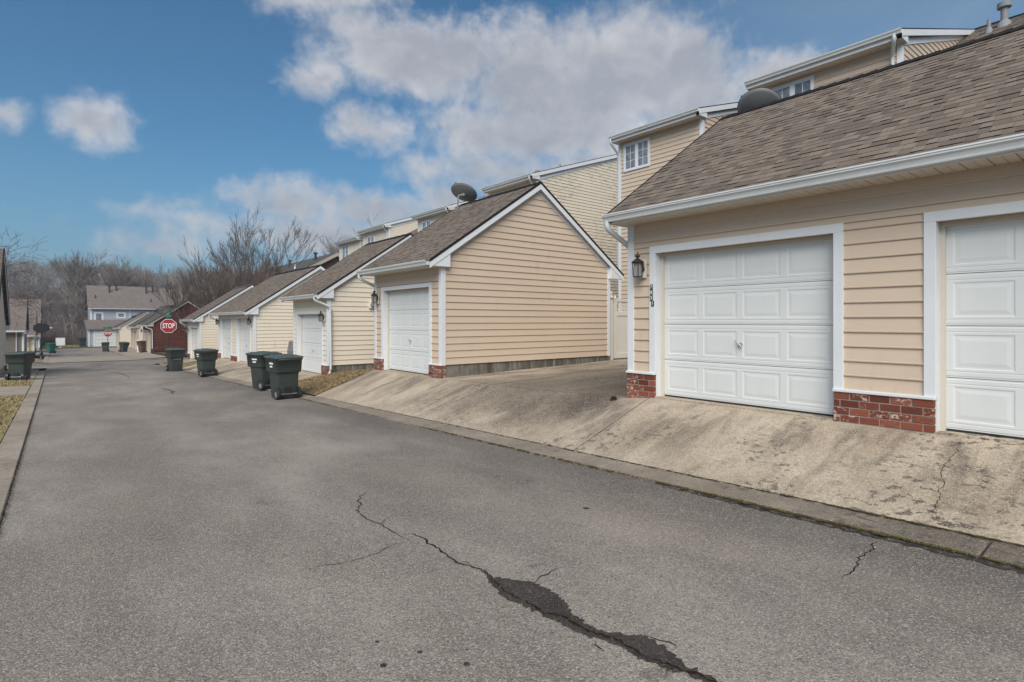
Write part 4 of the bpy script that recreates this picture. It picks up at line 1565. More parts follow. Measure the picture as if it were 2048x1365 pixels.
# ------------------------------------------------------------------ windows and townhouses
def window(parent, x, ya, yb, z0, z1, cols=2, rows=3, sashes=2, face='-X', casing=.07):
    b = MB()

    def bx(y0, y1, za, zb_, d0, d1):
        if face == '-X': b.box(x - d1, x - d0, y0, y1, za, zb_)
        else: b.box(y0, y1, x - d1, x - d0, za, zb_)
    bx(ya, ya + casing, z0, z1, 0, .035)
    bx(yb - casing, yb, z0, z1, 0, .035)
    bx(ya + casing, yb - casing, z1 - casing, z1, 0, .0345)
    bx(ya + casing, yb - casing, z0, z0 + casing, 0, .036)
    mid = []
    gw = (yb - ya - 2 * casing)
    mull = .09 if sashes > 1 else 0
    sw = (gw - mull * (sashes - 1)) / sashes
    panes = []
    for k in range(sashes):
        a = ya + casing + k * (sw + mull)
        if k:
            bx(a - mull, a, z0 + casing, z1 - casing, 0, .034)
        fr = .032
        A, B_, C_, D_ = a, a + sw, z0 + casing, z1 - casing
        bx(A, A + fr, C_, D_, 0, .022)
        bx(B_ - fr, B_, C_, D_, 0, .022)
        bx(A + fr, B_ - fr, C_, C_ + fr, 0, .021)
        bx(A + fr, B_ - fr, D_ - fr, D_, 0, .021)
        iw, ih = sw - 2 * fr, D_ - C_ - 2 * fr
        for i in range(1, cols):
            yy = A + fr + iw * i / cols
            bx(yy - .009, yy + .009, C_ + fr, D_ - fr, 0, .017)
        for j in range(1, rows):
            zz = C_ + fr + ih * j / rows
            bx(A + fr, B_ - fr, zz - .009, zz + .009, 0, .016)
        for i in range(cols):
            for j in range(rows):
                panes.append((A + fr + iw * i / cols + .009 * (i > 0), A + fr + iw * (i + 1) / cols - .009 * (i < cols - 1),
                              C_ + fr + ih * j / rows + .009 * (j > 0), C_ + fr + ih * (j + 1) / rows - .009 * (j < rows - 1)))
    w_ = b.build('window', M_TRIM, parent, (x, ya, z0) if face == '-X' else (ya, x, z0))
    for y0, y1, za, zb_ in panes:
        b = MB()
        if face == '-X': b.box(x - .008, x + .01, y0, y1, za, zb_)
        else: b.box(y0, y1, x - .008, x + .01, za, zb_)
        b.build('pane', M_GLASS, w_)
    return w_


def pipe_vent(parent, x, y, z, h=.5, r_=.06, cap=True, m_=None):
    b = MB()
    b.tube([(x, y, z - .3), (x, y, z + h)], r_, 10)
    if cap:
        b.tube([(x, y, z + h - .05), (x, y, z + h + .10)], r_ * 1.9, 12)
    b.lathe([(r_ * 2.6, -.28), (r_ * 1.5, .12), (r_, .16)], (x, y, z), 12)
    b.build('vent_pipe', m_ or M_GREYP, parent)


def townhouse(label, F, Y0, Y1, D0, D1, E, Rz, sid, wallm, zb, *, near_gable=False, far_gable=False, win=None, cheek=True, zsid=-1.2,
              ms=.55, RX=25.0, sp='near', cheekm=None, group='rear fronts of the townhouses behind the garages', lowE=None):
    """D0..D1 is the tall shed-roofed bay; the rest has the lower eave of the main roof"""
    g = thing('townhouse', label, 'townhouse', (F, Y0, zb), 0, group)
    sl = (Rz - E - .1) / (RX - F + .4)
    tops = lambda x: E + .1 + sl * (x - F + .4)
    mt = lambda x: Rz - ms * (RX - x)
    b = MB()
    # tall bay
    b.prism([(F, D0, zb - 1), (RX, D0, zb - 1), (RX, D0, Rz - .1), (F, D0, tops(F) - .1)], (0, D1 - D0, 0))
    for a, c in ((Y0, D0), (D1, Y1)):
        if c - a > .05:
            b.prism([(F + .02, a, zb - 1), (RX, a, zb - 1), (RX, a, Rz - .12), (F + .02, a, mt(F) - .12)], (0, c - a, 0))
    # rear half
    b.prism([(RX, Y0, zb - 1), (RX + 7, Y0, zb - 1), (RX + 7, Y0, mt(RX - 7)), (RX, Y0, Rz - .12)], (0, Y1 - Y0, 0))
    b.build('wall', wallm, g)
    # siding: bay front, near cheek
    casing = []

    def fx(z):
        if win and win[2] - .005 < z < win[3] + .005:
            return [(D0 + .09, win[0] + .01), (win[1] - .01, D1 - .09)]
        return [(D0 + .09, D1 - .09)]
    siding(g, '-X', F, zsid, E - .13, .1635, fx, sid)

    def cx(z):
        xs_ = F + .1
        xr = RX
        if not near_gable:
            xr = min(RX, RX - (Rz - z) / ms + .05)
        xl = max(xs_, F - .4 + (z + .14 - (E + .1)) / sl) if z > E - .1 else xs_
        return [(xl, xr)] if xr - xl > .06 else [(xl, xl)]
    z0c = zsid if near_gable else mt(F) - .1
    siding(g, '-Y', D0, z0c, Rz - .2, .1635, cx, cheekm or sid)
    # trims
    for nm, a in (('corner_trim', (F - .024, F + .10, D0 - .024, D0 + .11, zsid - .3, E - .12)), ('corner_trim', (F - .024, F + .05, D1 - .11, D1 + .02, zsid - .3, E - .12))):
        q = MB()
        q.box(*a)
        q.build(nm, M_TRIM, g)
    if win:
        window(g, F - .012, *win)
    # bay roof
    q = MB()
    ov = .12
    q.prism([(F - .4, D0 - ov, E + .1), (RX, D0 - ov, Rz + .02), (RX, D0 - ov, Rz - .06), (F - .4, D0 - ov, E + .02)], (0, D1 - D0 + 2 * ov, 0))
    rf = q.build('roof', M_SHING if RX and F < 18 else M_RFAR, g)
    q = MB()
    q.prism([(F - .4, D0 - ov - .015, E + .115), (RX, D0 - ov - .015, Rz + .035), (RX, D0 - ov - .015, Rz + .005), (F - .4, D0 - ov - .015, E + .085)], (0, .03, 0))
    q.build('drip_edge', M_EDGE, rf)
    q = MB()
    q.prism([(F - .4, D0 - ov - .012, E + .085), (RX, D0 - ov - .012, Rz + .005), (RX, D0 - ov - .012, Rz - .17), (F - .4, D0 - ov - .012, E - .09)], (0, .012, 0))
    q.prism([(F, D0 - .03, E - .0), (RX, D0 - .03, Rz - .11), (RX, D0 - .03, Rz - .26), (F, D0 - .03, E - .17)], (0, .03, 0))
    q.prism([(F - .4, D0 - ov, E - .04), (RX, D0 - ov, Rz - .12), (RX, D0 - ov, Rz - .14), (F - .4, D0 - ov, E - .06)], (0, ov, 0))
    q.box(F - .4, F + .1, D0 - ov + .002, D0, E - .13, E + .04)
    q.build('rake_board', M_TRIM, g)
    q = MB()
    q.box(F - .4, F - .38, D0 - ov, D1 + ov, E - .13, E + .08)
    q.build('fascia', M_TRIM, g)
    soffit(g, F - .38, F + .01, D0 - ov + .01, D1 + ov - .01, E - .13)
    gutter(g, F - .4, D0 - ov, D1 + ov, E + .09)
    if sp == 'near':
        pts = [(F - .46, D0 + .05, E + .0), (F - .46, D0 + .05, E - .16), (F - .07, D0 + .20, E - .42), (F - .07, D0 + .20, E - .75), (F - .07, D0 + .20, E - 4)]
    else:
        pts = [(F - .46, D1 + .06, E + .0), (F - .46, D1 + .06, E - .16), (F + .02, D1 + .08, E - .50), (F + .05, D1 + .08, E - .8), (F + .05, D1 + .08, E - 5)]
    downspout(g, smooth_path(pts), .045)
    # main roof
    lowz = mt(F - .4)
    for a, c in ((Y0, D0), (D1, Y1)):
        if c - a > .05:
            q = MB()
            q.prism([(F - .4, a, lowz), (RX, a, Rz), (RX, a, Rz - .08), (F - .4, a, lowz - .08)], (0, c - a, 0))
            q.build('main_roof', M_SHING if F < 18 else M_RFAR, g)
            gutter(g, F - .4, a, c, lowz)
            siding(g, '-X', F + .02, max(zsid, 2.0), lowz - .13, .1635, lambda z, a=a, c=c: [(a, c)], sid)
    q = MB()
    q.prism([(RX - .002, Y0, Rz + .03), (RX + 7.3, Y0, mt(RX - 7.3)), (RX + 7.3, Y0, mt(RX - 7.3) - .08), (RX - .002, Y0, Rz - .07)], (0, Y1 - Y0, 0))
    q.build('rear_roof', M_RFAR, g)
    return g, rf


hA, rA = townhouse('peach townhouse behind the nearest garage, double window half hidden by its ridge', 17.7, -7.0, 9.95, 5.03, 9.10, 7.62, 10.22, M_SID_P, M_WALL_P, -1.2,
                   win=(7.28, 8.56, 6.30, 7.40, 2, 2, 2), zsid=5.4, sp='near')
# shingled main roof seen beyond the near bay
hp = []
shingles(rA, -1.5, 5.0, 20.6, 10.22 - .55 * (25 - 20.6) + .005, .55, (25 - 20.6) * math.hypot(1, .55), M_SHING, 0, seed=91, wmin=.13)
q = MB(); q.box(24.92, 25.08, -1.5, 5.0, 10.20, 10.25); q.build('ridge_cap', M_EDGE, rA)
hB, rB = townhouse('peach townhouse with a double six-pane window, corner trim beside the cream gable wall', 17.7, 9.97, 14.80, 11.03, 14.80, 7.30, 9.86, M_SID_P, M_WALL_P, -1.2,
                   win=(13.27, 14.54, 5.97, 7.07, 2, 3, 2), sp='far')
hC, rC = townhouse('cream townhouse whose mildewed gable wall rises behind the peach garage with the dish', 18.55, 20.75, 28.3, 20.75, 24.62, 7.17, 9.55, M_SID_C, M_WALL_C, -1.4,
                   near_gable=True, sp='near', cheekm=M_SID_D)
hD2, r2 = townhouse('cream townhouse left of the dark dish, small double window under its eave', 18.55, 28.32, 36.6, 28.32, 32.48, 6.80, 9.18, M_SID_C, M_WALL_C, -1.4,
                    win=(30.85, 31.95, 5.45, 6.48, 2, 3, 2), zsid=2.0)
hD3, r3 = townhouse('cream townhouse showing its window between the ridge of the single garage and the next bay', 18.55, 36.62, 41.1, 36.62, 41.0, 6.85, 9.2, M_SID_C, M_WALL_C, -1.6,
                    win=(39.0, 40.2, 5.4, 6.45, 2, 3, 2), zsid=2.0)
hD4, r4 = townhouse('farthest cream townhouse of the row, its window beside the bare tree', 18.55, 41.45, 45.62, 41.45, 45.62, 6.50, 8.85, M_SID_C, M_WALL_C, -1.8,
                    win=(43.75, 45.05, 5.1, 6.3, 2, 3, 2), zsid=1.5, sp='far')
pipe_vent(hA, 23.9, 3.95, 9.62, .62, .10)
pipe_vent(hA, 23.4, 4.25, 9.34, .42, .055, False)
pipe_vent(hA, 24.6, 3.05, 10.0, .8, .09)
pipe_vent(hC, 20.9, 21.5, 8.1, .28, .05, False)
pipe_vent(hD2, 22.5, 30.2, 8.5, .45, .09)
pipe_vent(hC, 24.2, 27.0, 9.1, .55, .09)
pipe_vent(hD2, 24.0, 35.0, 8.7, .65, .05, False)

# brick townhouses beyond
bh = thing('brick_townhouse', 'red brick gable and dark roof rising between the garages and the bare trees', 'townhouse', (18, 62.5, -3.1))
b = MB()
b.prism([(18, 62.5, -4), (32, 62.5, -4), (32, 62.5, 3.85), (25, 62.5, 7.72), (18, 62.5, 3.85)], (0, 24, 0))
b.build('wall', M_BWALL, bh)
b = MB()
b.prism([(17.5, 62.1, 3.75), (25, 62.1, 7.92), (32.5, 62.1, 3.75), (32.5, 62.1, 3.6), (25, 62.1, 7.77), (17.5, 62.1, 3.6)], (0, 25, 0))
b.build('roof', M_RDARK, bh)
b = MB()
for s_ in (-1, 1):
    b.prism([(25 + s_ * 7.5, 62.06, 3.68), (25, 62.06, 7.85), (25, 62.06, 7.45), (25 + s_ * 7.5, 62.06, 3.28)], (0, .035, 0))
b.build('rake_board', M_TRIM_T, bh)
for y_, x_, h_ in ((65.2, 23.6, .8), (74.5, 23.6, .7), (80, 23.6, .7)):
    pipe_vent(bh, x_, y_, 7.92 - .556 * (25 - x_), h_, .13, True, M_BLACK)
for y_, x_ in ((67.5, 22.0), (78, 22)):
    pipe_vent(bh, x_, y_, 7.92 - .556 * (25 - x_), .5, .06, False, M_WHITE)

# grey two-storey house closing the court
gh = thing('grey_house', 'pale grey two-storey house with a brown roof at the end of the court', 'house', (4.2, 103, -3.6))
b = MB()
b.box(4.1, 34, 103, 113, -4.2, 2.1)
b.prism([(4.1, 103, 2.1), (4.1, 113, 2.1), (4.1, 108, 5.3)], (29.9, 0, 0))
b.build('wall', M_WALL_G, gh)
zz = -3.2
jn = MB()
siding(gh, '-Y', 103, -3.3, 2.0, .2, lambda z: [(4.2, 34)], M_SID_G, jn)
tag(jn.build('siding_boards', M_SID_G, gh), kind='stuff')
b = MB()
b.prism([(3.7, 102.5, 1.95), (3.7, 108, 5.55), (3.7, 113.5, 1.95), (3.7, 113.5, 1.8), (3.7, 108, 5.4), (3.7, 102.5, 1.8)], (9.2, 0, 0))
b.prism([(12.9, 102.7, 1.95), (12.9, 108, 5.38), (12.9, 113.5, 1.95), (12.9, 113.5, 1.8), (12.9, 108, 5.23), (12.9, 102.7, 1.8)], (21, 0, 0))
b.build('roof', M_RTAN, gh)
b = MB()
b.box(4.0, 4.25, 102.93, 103.0, -3.6, 1.8)
b.box(8.8, 8.92, 102.93, 103.0, -3.6, 1.8)
b.box(3.7, 34, 102.42, 102.5, 1.82, 1.90)
b.build('white_trim', M_TRIM, gh)
for xa, xb_, z0, z1 in ((4.45, 5.6, -0.1, 1.38), (7.15, 8.35, 0.42, 1.38), (10.9, 12.3, 0.3, 1.38)):
    window(gh, 102.97, xa, xb_, z0, z1, 1, 2, 1, '-Y', .22)
for x_, y_, h_ in ((6.5, 106.4, .9), (7.4, 106.9, .9), (11.3, 106.4, .9), (12.2, 106.7, .9), (15.4, 106.9, .9), (16.6, 106.6, .9)):
    pipe_vent(gh, x_, y_, 5.5 - .65 * (108 - y_), h_, .10, True, M_BLACK)
for x_, y_ in ((4.7, 104.9), (11.7, 104.2), (16.2, 104.9)):
    pipe_vent(gh, x_, y_, 5.5 - .65 * (108 - y_), .5, .08, False, M_BLACK)
# its low garage wing
gw = thing('garage_wing', 'low grey garage wing with a white door in front of the grey house', 'garage', (3.6, 97, -3.6))
b = MB()
b.box(3.6, 9.8, 97, 102.9, -4.2, -1.0)
b.prism([(3.6, 97, -1.0), (3.6, 103, -1.0), (3.6, 103, .0)], (6.2, 0, 0))
b.build('wall', M_WALL_G, gw)
jn = MB()
siding(gw, '-Y', 97, -3.3, -1.1, .2, lambda z: [(3.7, 9.7)], M_SID_G, jn)
tag(jn.build('siding_boards', M_SID_G, gw), kind='stuff')
b = MB()
b.prism([(3.3, 96.6, -1.05), (3.3, 102.9, .22), (3.3, 102.9, .1), (3.3, 96.6, -1.2)], (6.9, 0, 0))
b.build('roof', M_RTAN, gw)
b = MB()
b.box(4.13, 4.35, 96.93, 96.97, -3.6, -1.3)
b.box(6.98, 7.18, 96.93, 96.97, -3.6, -1.3)
b.box(4.35, 6.98, 96.93, 96.972, -1.52, -1.3)
b.box(3.56, 3.74, 96.92, 96.96, -3.6, -1.05)
b.build('door_casing', M_TRIM, gw)
b = MB()
b.box(4.35, 6.98, 96.955, 96.965, -3.58, -1.52)
dr = b.build('garage_door', M_DARK, gw)
for k in range(4):
    b = MB()
    b.box(4.36, 6.97, 96.935, 96.95, -3.56 + k * .51, -3.07 + k * .51)
    b.build('door_section', M_DOOR, dr)

# ------------------------------------------------------------------ left-hand row
def left_garage(name, label, x1, y0, y1, floor, eave, ridge, sid, wallm, gable_street, tm=M_TRIM, x0=-14.0, roofm=None, ind=False, group='garages on the left side of the lane'):
    """ridge runs along X: the gable faces the lane, one roof slope faces back towards the viewer"""
    g = thing(name, label, 'garage', (x1, y0, floor), 0, group)
    ym = (y0 + y1) / 2
    b = MB()
    b.box(x0, x1, y0, y1, floor - .6, eave)
    b.prism([(x0, y0, eave), (x0, y1, eave), (x0, ym, ridge - .15)], (x1 - x0, 0, 0))
    b.build('wall', wallm, g)
    siding(g, '-Y', y0, floor + .3, eave - .05, .1645, lambda z: [(x0, x1 - .1)], sid)
    sl_ = (ridge - eave) / (ym - y0 + .0)
    if gable_street:
        siding(g, '+X', x1, floor + .3, ridge - .3, .1645, lambda z: [(max(y0 + .1, ym - (ridge - .2 - z) / sl_), min(y1 - .1, ym + (ridge - .2 - z) / sl_))], sid)
    q = MB()
    yo = .42
    ze_ = eave - sl_ * yo + .08
    q.prism([(x0, y0 - yo, ze_), (x0, ym, ridge + .08), (x0, y1 + yo, ze_), (x0, y1 + yo, ze_ - .09), (x0, ym, ridge - .01), (x0, y0 - yo, ze_ - .09)], (x1 - x0 + .16, 0, 0))
    q.build('roof', roofm or M_RFAR, g)
    q = MB()
    for s_ in (-1, 1):
        q.prism([(x1 + .16, ym + s_ * (ym - y0 + yo), ze_ - .02), (x1 + .16, ym, ridge + .06), (x1 + .16, ym, ridge - .18), (x1 + .16, ym + s_ * (ym - y0 + yo), ze_ - .26)], (.02, 0, 0))
        q.box(x1 - .0, x1 + .158, *sorted((ym + s_ * (ym - y0 + yo), ym + s_ * (ym - y0 - .1))), ze_ - .30, ze_ - .05)
    q.build('rake_board', tm, g)
    q = MB()
    for s_ in (-1, 1):
        q.prism([(x1 + .15, ym + s_ * (ym - y0 + yo), ze_ + .03), (x1 + .15, ym, ridge + .11), (x1 + .15, ym, ridge + .05), (x1 + .15, ym + s_ * (ym - y0 + yo), ze_ - .03)], (.05, 0, 0))
    q.build('drip_edge', M_EDGE, g)
    q = MB()
    q.box(x1 - .12, x1 + .03, y0 - .03, y0 + .1, floor + .28, eave - .05)
    q.box(x1 - .05, x1 + .03, y1 - .12, y1 + .03, floor + .28, eave - .05)
    q.build('corner_trim', tm, g)
    q = MB()
    q.box(x0, x1 + .14, y0 - yo - .02, y0 - yo, ze_ - .2, ze_ - .02)
    q.box(x0, x1 + .1, y0 - yo - .12, y0 - yo - .02, ze_ - .14, ze_ - .02)
    q.box(x0, x1 + .1, y0 - yo, y0, ze_ - .21, ze_ - .20)
    q.build('gutter', M_GUT, g)
    b = MB()
    b.tube(smooth_path([(x1 - .45, y0 - yo - .08, ze_ - .15), (x1 - .45, y0 - .06, ze_ - .5), (x1 - .45, y0 - .06, floor + .1)]), .05, 8)
    b.build('downspout', M_GUT, g)
    brick_pier(g, x1 - .02, x1 + .06, y1 - .45, y1 + .02, floor - .2, floor + .3, False)
    return g


left_garage('garage', 'tan garage at the left picture edge whose gable faces the lane', -2.06, 32.2, 40.15, -2.62, 0.1, 3.40, M_SID_C, M_WALL_C, True)
left_garage('taupe_garage', 'dark taupe garage with white corner boards past the cross street on the left', -2.06, 63.0, 69.0, -3.2, -0.5, 1.9, M_SID_T, M_WALL_T, True, roofm=M_RTAN)
left_garage('yellow_garage', 'yellow garage just beyond the taupe one on the left', -1.72, 78.0, 83.6, -3.4, -1.2, 1.1, M_SID_Y, M_WALL_C, True, roofm=M_RTAN)
left_garage('grey_garage', 'small grey garage beyond the yellow one, beside the dark sign back', -1.45, 88.0, 92.0, -3.5, -1.3, 0.9, M_SID_G, M_WALL_G, True, roofm=M_RTAN)
bhh = thing('brown_roofed_house', 'large brown-roofed house behind the garages on the left, half veiled by twigs', 'house', (-1.6, 104, -3.6))
b = MB()
b.box(-26, -1.9, 104.4, 113, -4.2, -1.6)
b.prism([(-26, 104.4, -1.6), (-26, 113, -1.6), (-26, 108.6, 2.9)], (24.1, 0, 0))
b.build('wall', M_WALL_T, bhh)
b = MB()
b.prism([(-26.2, 104, -1.7), (-26.2, 108.6, 3.25), (-26.2, 113.4, -1.7), (-26.2, 113.4, -1.85), (-26.2, 108.6, 3.1), (-26.2, 104, -1.85)], (24.6, 0, 0))
b.build('roof', M_RTAN, bhh)
pipe_vent(bhh, -4.5, 106, 0.6, 2.6, .07, False, M_BLACK)

# ------------------------------------------------------------------ satellite dishes
def dish(label, cx, cy, cz, nrm, upref, a, b_, foot, group='satellite dishes on the garages'):
    t = thing('satellite_dish', label, 'satellite dish', foot, 0, group)
    n = Vector(nrm).normalized()
    u = Vector(upref)
    u = (u - n * u.dot(n)).normalized()
    v = n.cross(u)
    c = Vector((cx, cy, cz))
    mb = MB()
    N, K = 32, 6
    vs = []
    for side in (0, 1):
        for k in range(K + 1):
            r_ = k / K
            for i in range(N):
                an = 2 * pi * i / N
                dep = 0.075 * (r_ * r_ - 1)
                p = c + u * (a * r_ * cos(an)) + v * (b_ * r_ * sin(an)) + n * (dep - (0.006 if side else 0))
                vs.append(p)
    fs = []
    o2 = (K + 1) * N
    for k in range(K):
        for i in range(N):
            j = (i + 1) % N
            fs.append((k * N + i, k * N + j, (k + 1) * N + j, (k + 1) * N + i))
            fs.append((o2 + k * N + i, o2 + (k + 1) * N + i, o2 + (k + 1) * N + j, o2 + k * N + j))
    for i in range(N):
        j = (i + 1) % N
        fs.append((K * N + i, K * N + j, o2 + K * N + j, o2 + K * N + i))
    mb.add(vs, fs, 0, .5, True)
    mb.build('reflector', M_DISH, t)
    mb = MB()
    rim = [c + u * (a * cos(2 * pi * i / 32)) + v * (b_ * sin(2 * pi * i / 32)) for i in range(33)]
    mb.tube(rim, .006, 6)
    mb.build('rim', M_BLACK, t)
    mb = MB()
    bk = c - n * .085 - Vector((0, 0, .04))
    f = Vector(foot)
    top = Vector((f.x + .02, f.y - .02, min(bk.z, f.z + .42)))
    mb.tube([f, f + (top - f) * .35 + Vector((-.0, 0, 0)), top], [.026, .026, .026], 10)
    mb.build('mast', M_MAST, t)
    mb = MB()
    mb.tube([top, bk], [.035, .04], 10)
    mb.tube([bk - n * .02, bk + n * .03], [.045, .07], 12)
    mb.build('bracket', M_MAST, t)
    mb = MB()
    mb.box(f.x - .09, f.x + .09, f.y - .07, f.y + .07, f.z - .05, f.z + .012)
    bevel(mb.build('foot_plate', M_GREYP, t), .01, 2)
    mb = MB()
    lo = c - u * a * .95
    mb.tube([lo, lo + n * .25 + u * .05, c + n * .30 - u * a * .85], .012, 6)
    mb.build('feed_arm', M_STEEL, t)
    mb = MB()
    e = c + n * .30 - u * a * .85
    mb.tube([e - u * .02, e - n * .06 + u * .02], [.03, .03], 10)
    mb.build('feed_horn', M_DISH, t)
    return t


rt_ = Vector((math.cos(YAW), -math.sin(YAW), 0))


def bore(d, k, right, up):
    d = Vector(d).normalized()
    return d * k + rt_ * right + Vector((0, 0, up))


dish('dark oval satellite dish standing clear on the ridge of the single peach garage', 9.98, 14.60, 4.06, bore((10, 14.6, 4.0), .62, .30, .70), rt_ * .9 + Vector((0, 0, -.42)), .425, .36, (9.72, 14.58, 3.50))
dish('grey satellite dish half sunk behind the ridge of the nearest garage', 10.42, 5.28, 4.10, bore((10.4, 5.3, 4.1), .78, .10, .6), rt_ * 1.0 + Vector((0, 0, .06)), .395, .37, (10.35, 5.25, 3.72))

# ------------------------------------------------------------------ wheeled bins
def rr_loop(w_, d_, r_, z, cx=0, cy=0, n=4):
    out = []
    for sx_, sy_, a0 in ((1, 1, 0), (-1, 1, 90), (-1, -1, 180), (1, -1, 270)):
        for k in range(n + 1):
            a = radians(a0 + 90 * k / n)
            out.append((cx + sx_ * (w_ / 2 - r_) + cos(a) * r_, cy + sy_ * (d_ / 2 - r_) + sin(a) * r_, z))
    return out


def loft(b, loops, cap0=True, cap1=True, smooth=True):
    n = len(loops[0])
    vs = [p for l in loops for p in l]
    fs = []
    for j in range(len(loops) - 1):
        for i in range(n):
            k = (i + 1) % n
            fs.append((j * n + i, j * n + k, (j + 1) * n + k, (j + 1) * n + i))
    b.add(vs, fs, 0, .5, smooth)
    if cap0: b.add(loops[0], [tuple(range(n))[::-1]])
    if cap1: b.add(loops[-1], [tuple(range(n))])


BINP = {}


def bin_meshes():
    P = {}
    b = MB()
    L = [rr_loop(.50, .50, .06, .03, 0, .0), rr_loop(.51, .51, .06, .05, 0, 0), rr_loop(.575, .60, .06, .655, 0, .02), rr_loop(.58, .605, .06, .675, 0, .02),
         rr_loop(.655, .73, .06, .70, 0, .03), rr_loop(.665, .745, .06, .72, 0, .03), rr_loop(.69, .79, .06, 1.03, 0, .035), rr_loop(.72, .82, .07, 1.035, 0, .035), rr_loop(.72, .82, .07, 1.06, 0, .035)]
    loft(b, L)
    P['body'] = b.mesh('body', M_BIN)
    b = MB()
    L = [rr_loop(.745, .86, .07, 1.062, 0, .03), rr_loop(.75, .87, .07, 1.085, 0, .03), rr_loop(.70, .80, .08, 1.105, 0, .03), rr_loop(.52, .58, .09, 1.135, 0, .03), rr_loop(.30, .34, .09, 1.142, 0, .03)]
    loft(b, L)
    for x_ in (-.22, .22):
        L = [rr_loop(.05, .74, .02, 1.09, x_, .03), rr_loop(.04, .70, .018, 1.135, x_, .03)]
        loft(b, L)
    for x_ in (-.07, .07):
        b.tube([(x_, -.40, 1.10), (x_, -.2, 1.142), (x_, .2, 1.148), (x_, .40, 1.108)], .010, 6)
    P['lid'] = b.mesh('lid', M_BINL)
    b = MB()
    b.tube([(-.30, -.40, 1.03), (-.30, -.455, 1.035), (.30, -.455, 1.035), (.30, -.40, 1.03)], .015, 8)
    P['handle'] = b.mesh('handle', M_BIN)
    b = MB()
    prof = [(0.03, -.028), (.085, -.030), (.095, -.034), (.128, -.034), (.135, -.024), (.135, .024), (.128, .034), (.095, .034), (.085, .030), (.03, .028)]
    n = 24
    vs = []
    for r_, x_ in prof:
        for k in range(n):
            vs.append((x_, r_ * cos(2 * pi * k / n), r_ * sin(2 * pi * k / n)))
    b.add(vs, [(i * n + k, i * n + (k + 1) % n, (i + 1) * n + (k + 1) % n, (i + 1) * n + k) for i in range(len(prof) - 1) for k in range(n)], 0, .5, True)
    P['wheel'] = b.mesh('wheel', M_RUB)
    b = MB()
    for sgn in (-1, 1):
        vs = [(sgn * .031, 0, 0)] + [(sgn * .029, .088 * cos(2 * pi * k / 20), .088 * sin(2 * pi * k / 20)) for k in range(20)]
        b.add(vs, [(0, 1 + k, 1 + (k + 1) % 20) for k in range(20)])
        for q in range(5):
            a = 2 * pi * q / 5
            b.tube([(sgn * .036, .02 * cos(a), .02 * sin(a)), (sgn * .034, .08 * cos(a), .08 * sin(a))], .008, 4)
        b.tube([(sgn * .03, 0, 0), (sgn * .045, 0, 0)], .022, 8)
    P['hub'] = b.mesh('hub', M_GREYP)
    b = MB()
    b.tube([(-.30, -.27, .135), (.30, -.27, .135)], .013, 8)
    P['axle'] = b.mesh('axle', M_STEEL)
    b = MB()
    b.box(-.085, .085, -.292, -.25, .16, .31)
    b.box(-.25, .25, -.262, -.245, .03, .13)
    for sgn in (-1, 1):
        b.tube([(sgn * .29, -.235, .15), (sgn * .225, -.235, .15)], .165, 16)
    P['axle_recess'] = b.mesh('axle_recess', M_BLACK)
    b = MB()
    b.tube([(-.17, .325, .60), (.17, .325, .60)], .014, 8)
    P['catch_bar'] = b.mesh('catch_bar', M_STEEL)
    b = MB()
    b.box(-.12, .12, .29, .318, .62, .86)
    P['front_panel'] = b.mesh('front_panel', M_BLACK)
    # two short lines of stencilled white lettering, too small to read, on one flank
    rr = random.Random(3)
    b = MB()
    for zl, nl, y0 in ((.925, 9, -.14), (.845, 6, -.09)):
        y = y0
        for k in range(nl):
            w_ = rr.choice([.018, .024, .02])
            x_ = -.3385 - (zl - .72) * .040
            b.box(x_ - .001, x_ + .006, y, y + w_, zl - .022, zl + .02)
            y += w_ + .008
    P['lettering'] = b.mesh('lettering', M_WHITE)
    return P


def bin_(label, x, y, rz, zz=None, tilt=0, group='green wheeled bins standing along the lane', cols=None, scale=1.0, text=True, side=1):
    global BINP
    if not BINP:
        BINP = bin_meshes()
    z = zz if zz is not None else (rcrown(x, y) if -0.3 < x < 4.9 else (gut_r(x, y) if x < XC else hr(x, y)))
    t = thing('wheeled_bin', label, 'bin', (x, y, z + .004), rz, group)
    t.scale = (scale, scale, scale)
    t.rotation_euler = (tilt, 0, rz)

    def put(nm, par, loc=(0, 0, 0)):
        o = bpy.data.objects.new(nm, BINP[nm])
        COL.objects.link(o)
        o.parent = par
        o.location = loc
        if cols and nm in cols:
            me = BINP[nm].copy()
            me.materials[0] = cols[nm]
            o.data = me
        return o
    for nm in ('body', 'lid', 'handle', 'axle', 'axle_recess', 'catch_bar', 'front_panel'):
        put(nm, t)
    if text:
        put('lettering', t)
    for sgn in (-1, 1):
        w_ = put('wheel', t, (sgn * .285, -.27, .135))
        put('hub', w_)
    return t


bin_('dark green wheeled bin nearest the viewer, wheels and axle towards the camera', 4.66, 15.15, 0.06)
bin_('dark green wheeled bin just behind the nearest one, white lettering on its flank', 4.98, 18.1, 0.30)
bin_('dark green wheeled bin before the long two-door garage, rear wheels showing', 4.92, 26.3, 0.16)
bin_('dark green wheeled bin below the large stop sign, its front panel and steel bar showing', 4.62, 32.1, pi + 0.16)
bin_('dark green wheeled bin alone on the grass at the left edge of the lane', -1.10, 30.2, -0.42, zz=hl(-1.1, 30.2) + .01, text=True)
bin_('bright green recycling bin on the left by the white board', -0.32, 75.0, 0.5, zz=zr(75) + .02, cols={'body': M_BINK, 'lid': M_BINK, 'handle': M_BINK}, scale=.9, group='bins in the court past the cross street', text=False)
bin_('green bin under the far small stop sign', 4.25, 75.0, pi - .2, zz=zr(75) + .01, scale=.92, group='bins in the court past the cross street')
bin_('green bin leaning backwards in front of the far cream garage', 5.55, 71.0, pi + .5, zz=zr(71) + .03, tilt=-.10, scale=.95, group='bins in the court past the cross street')
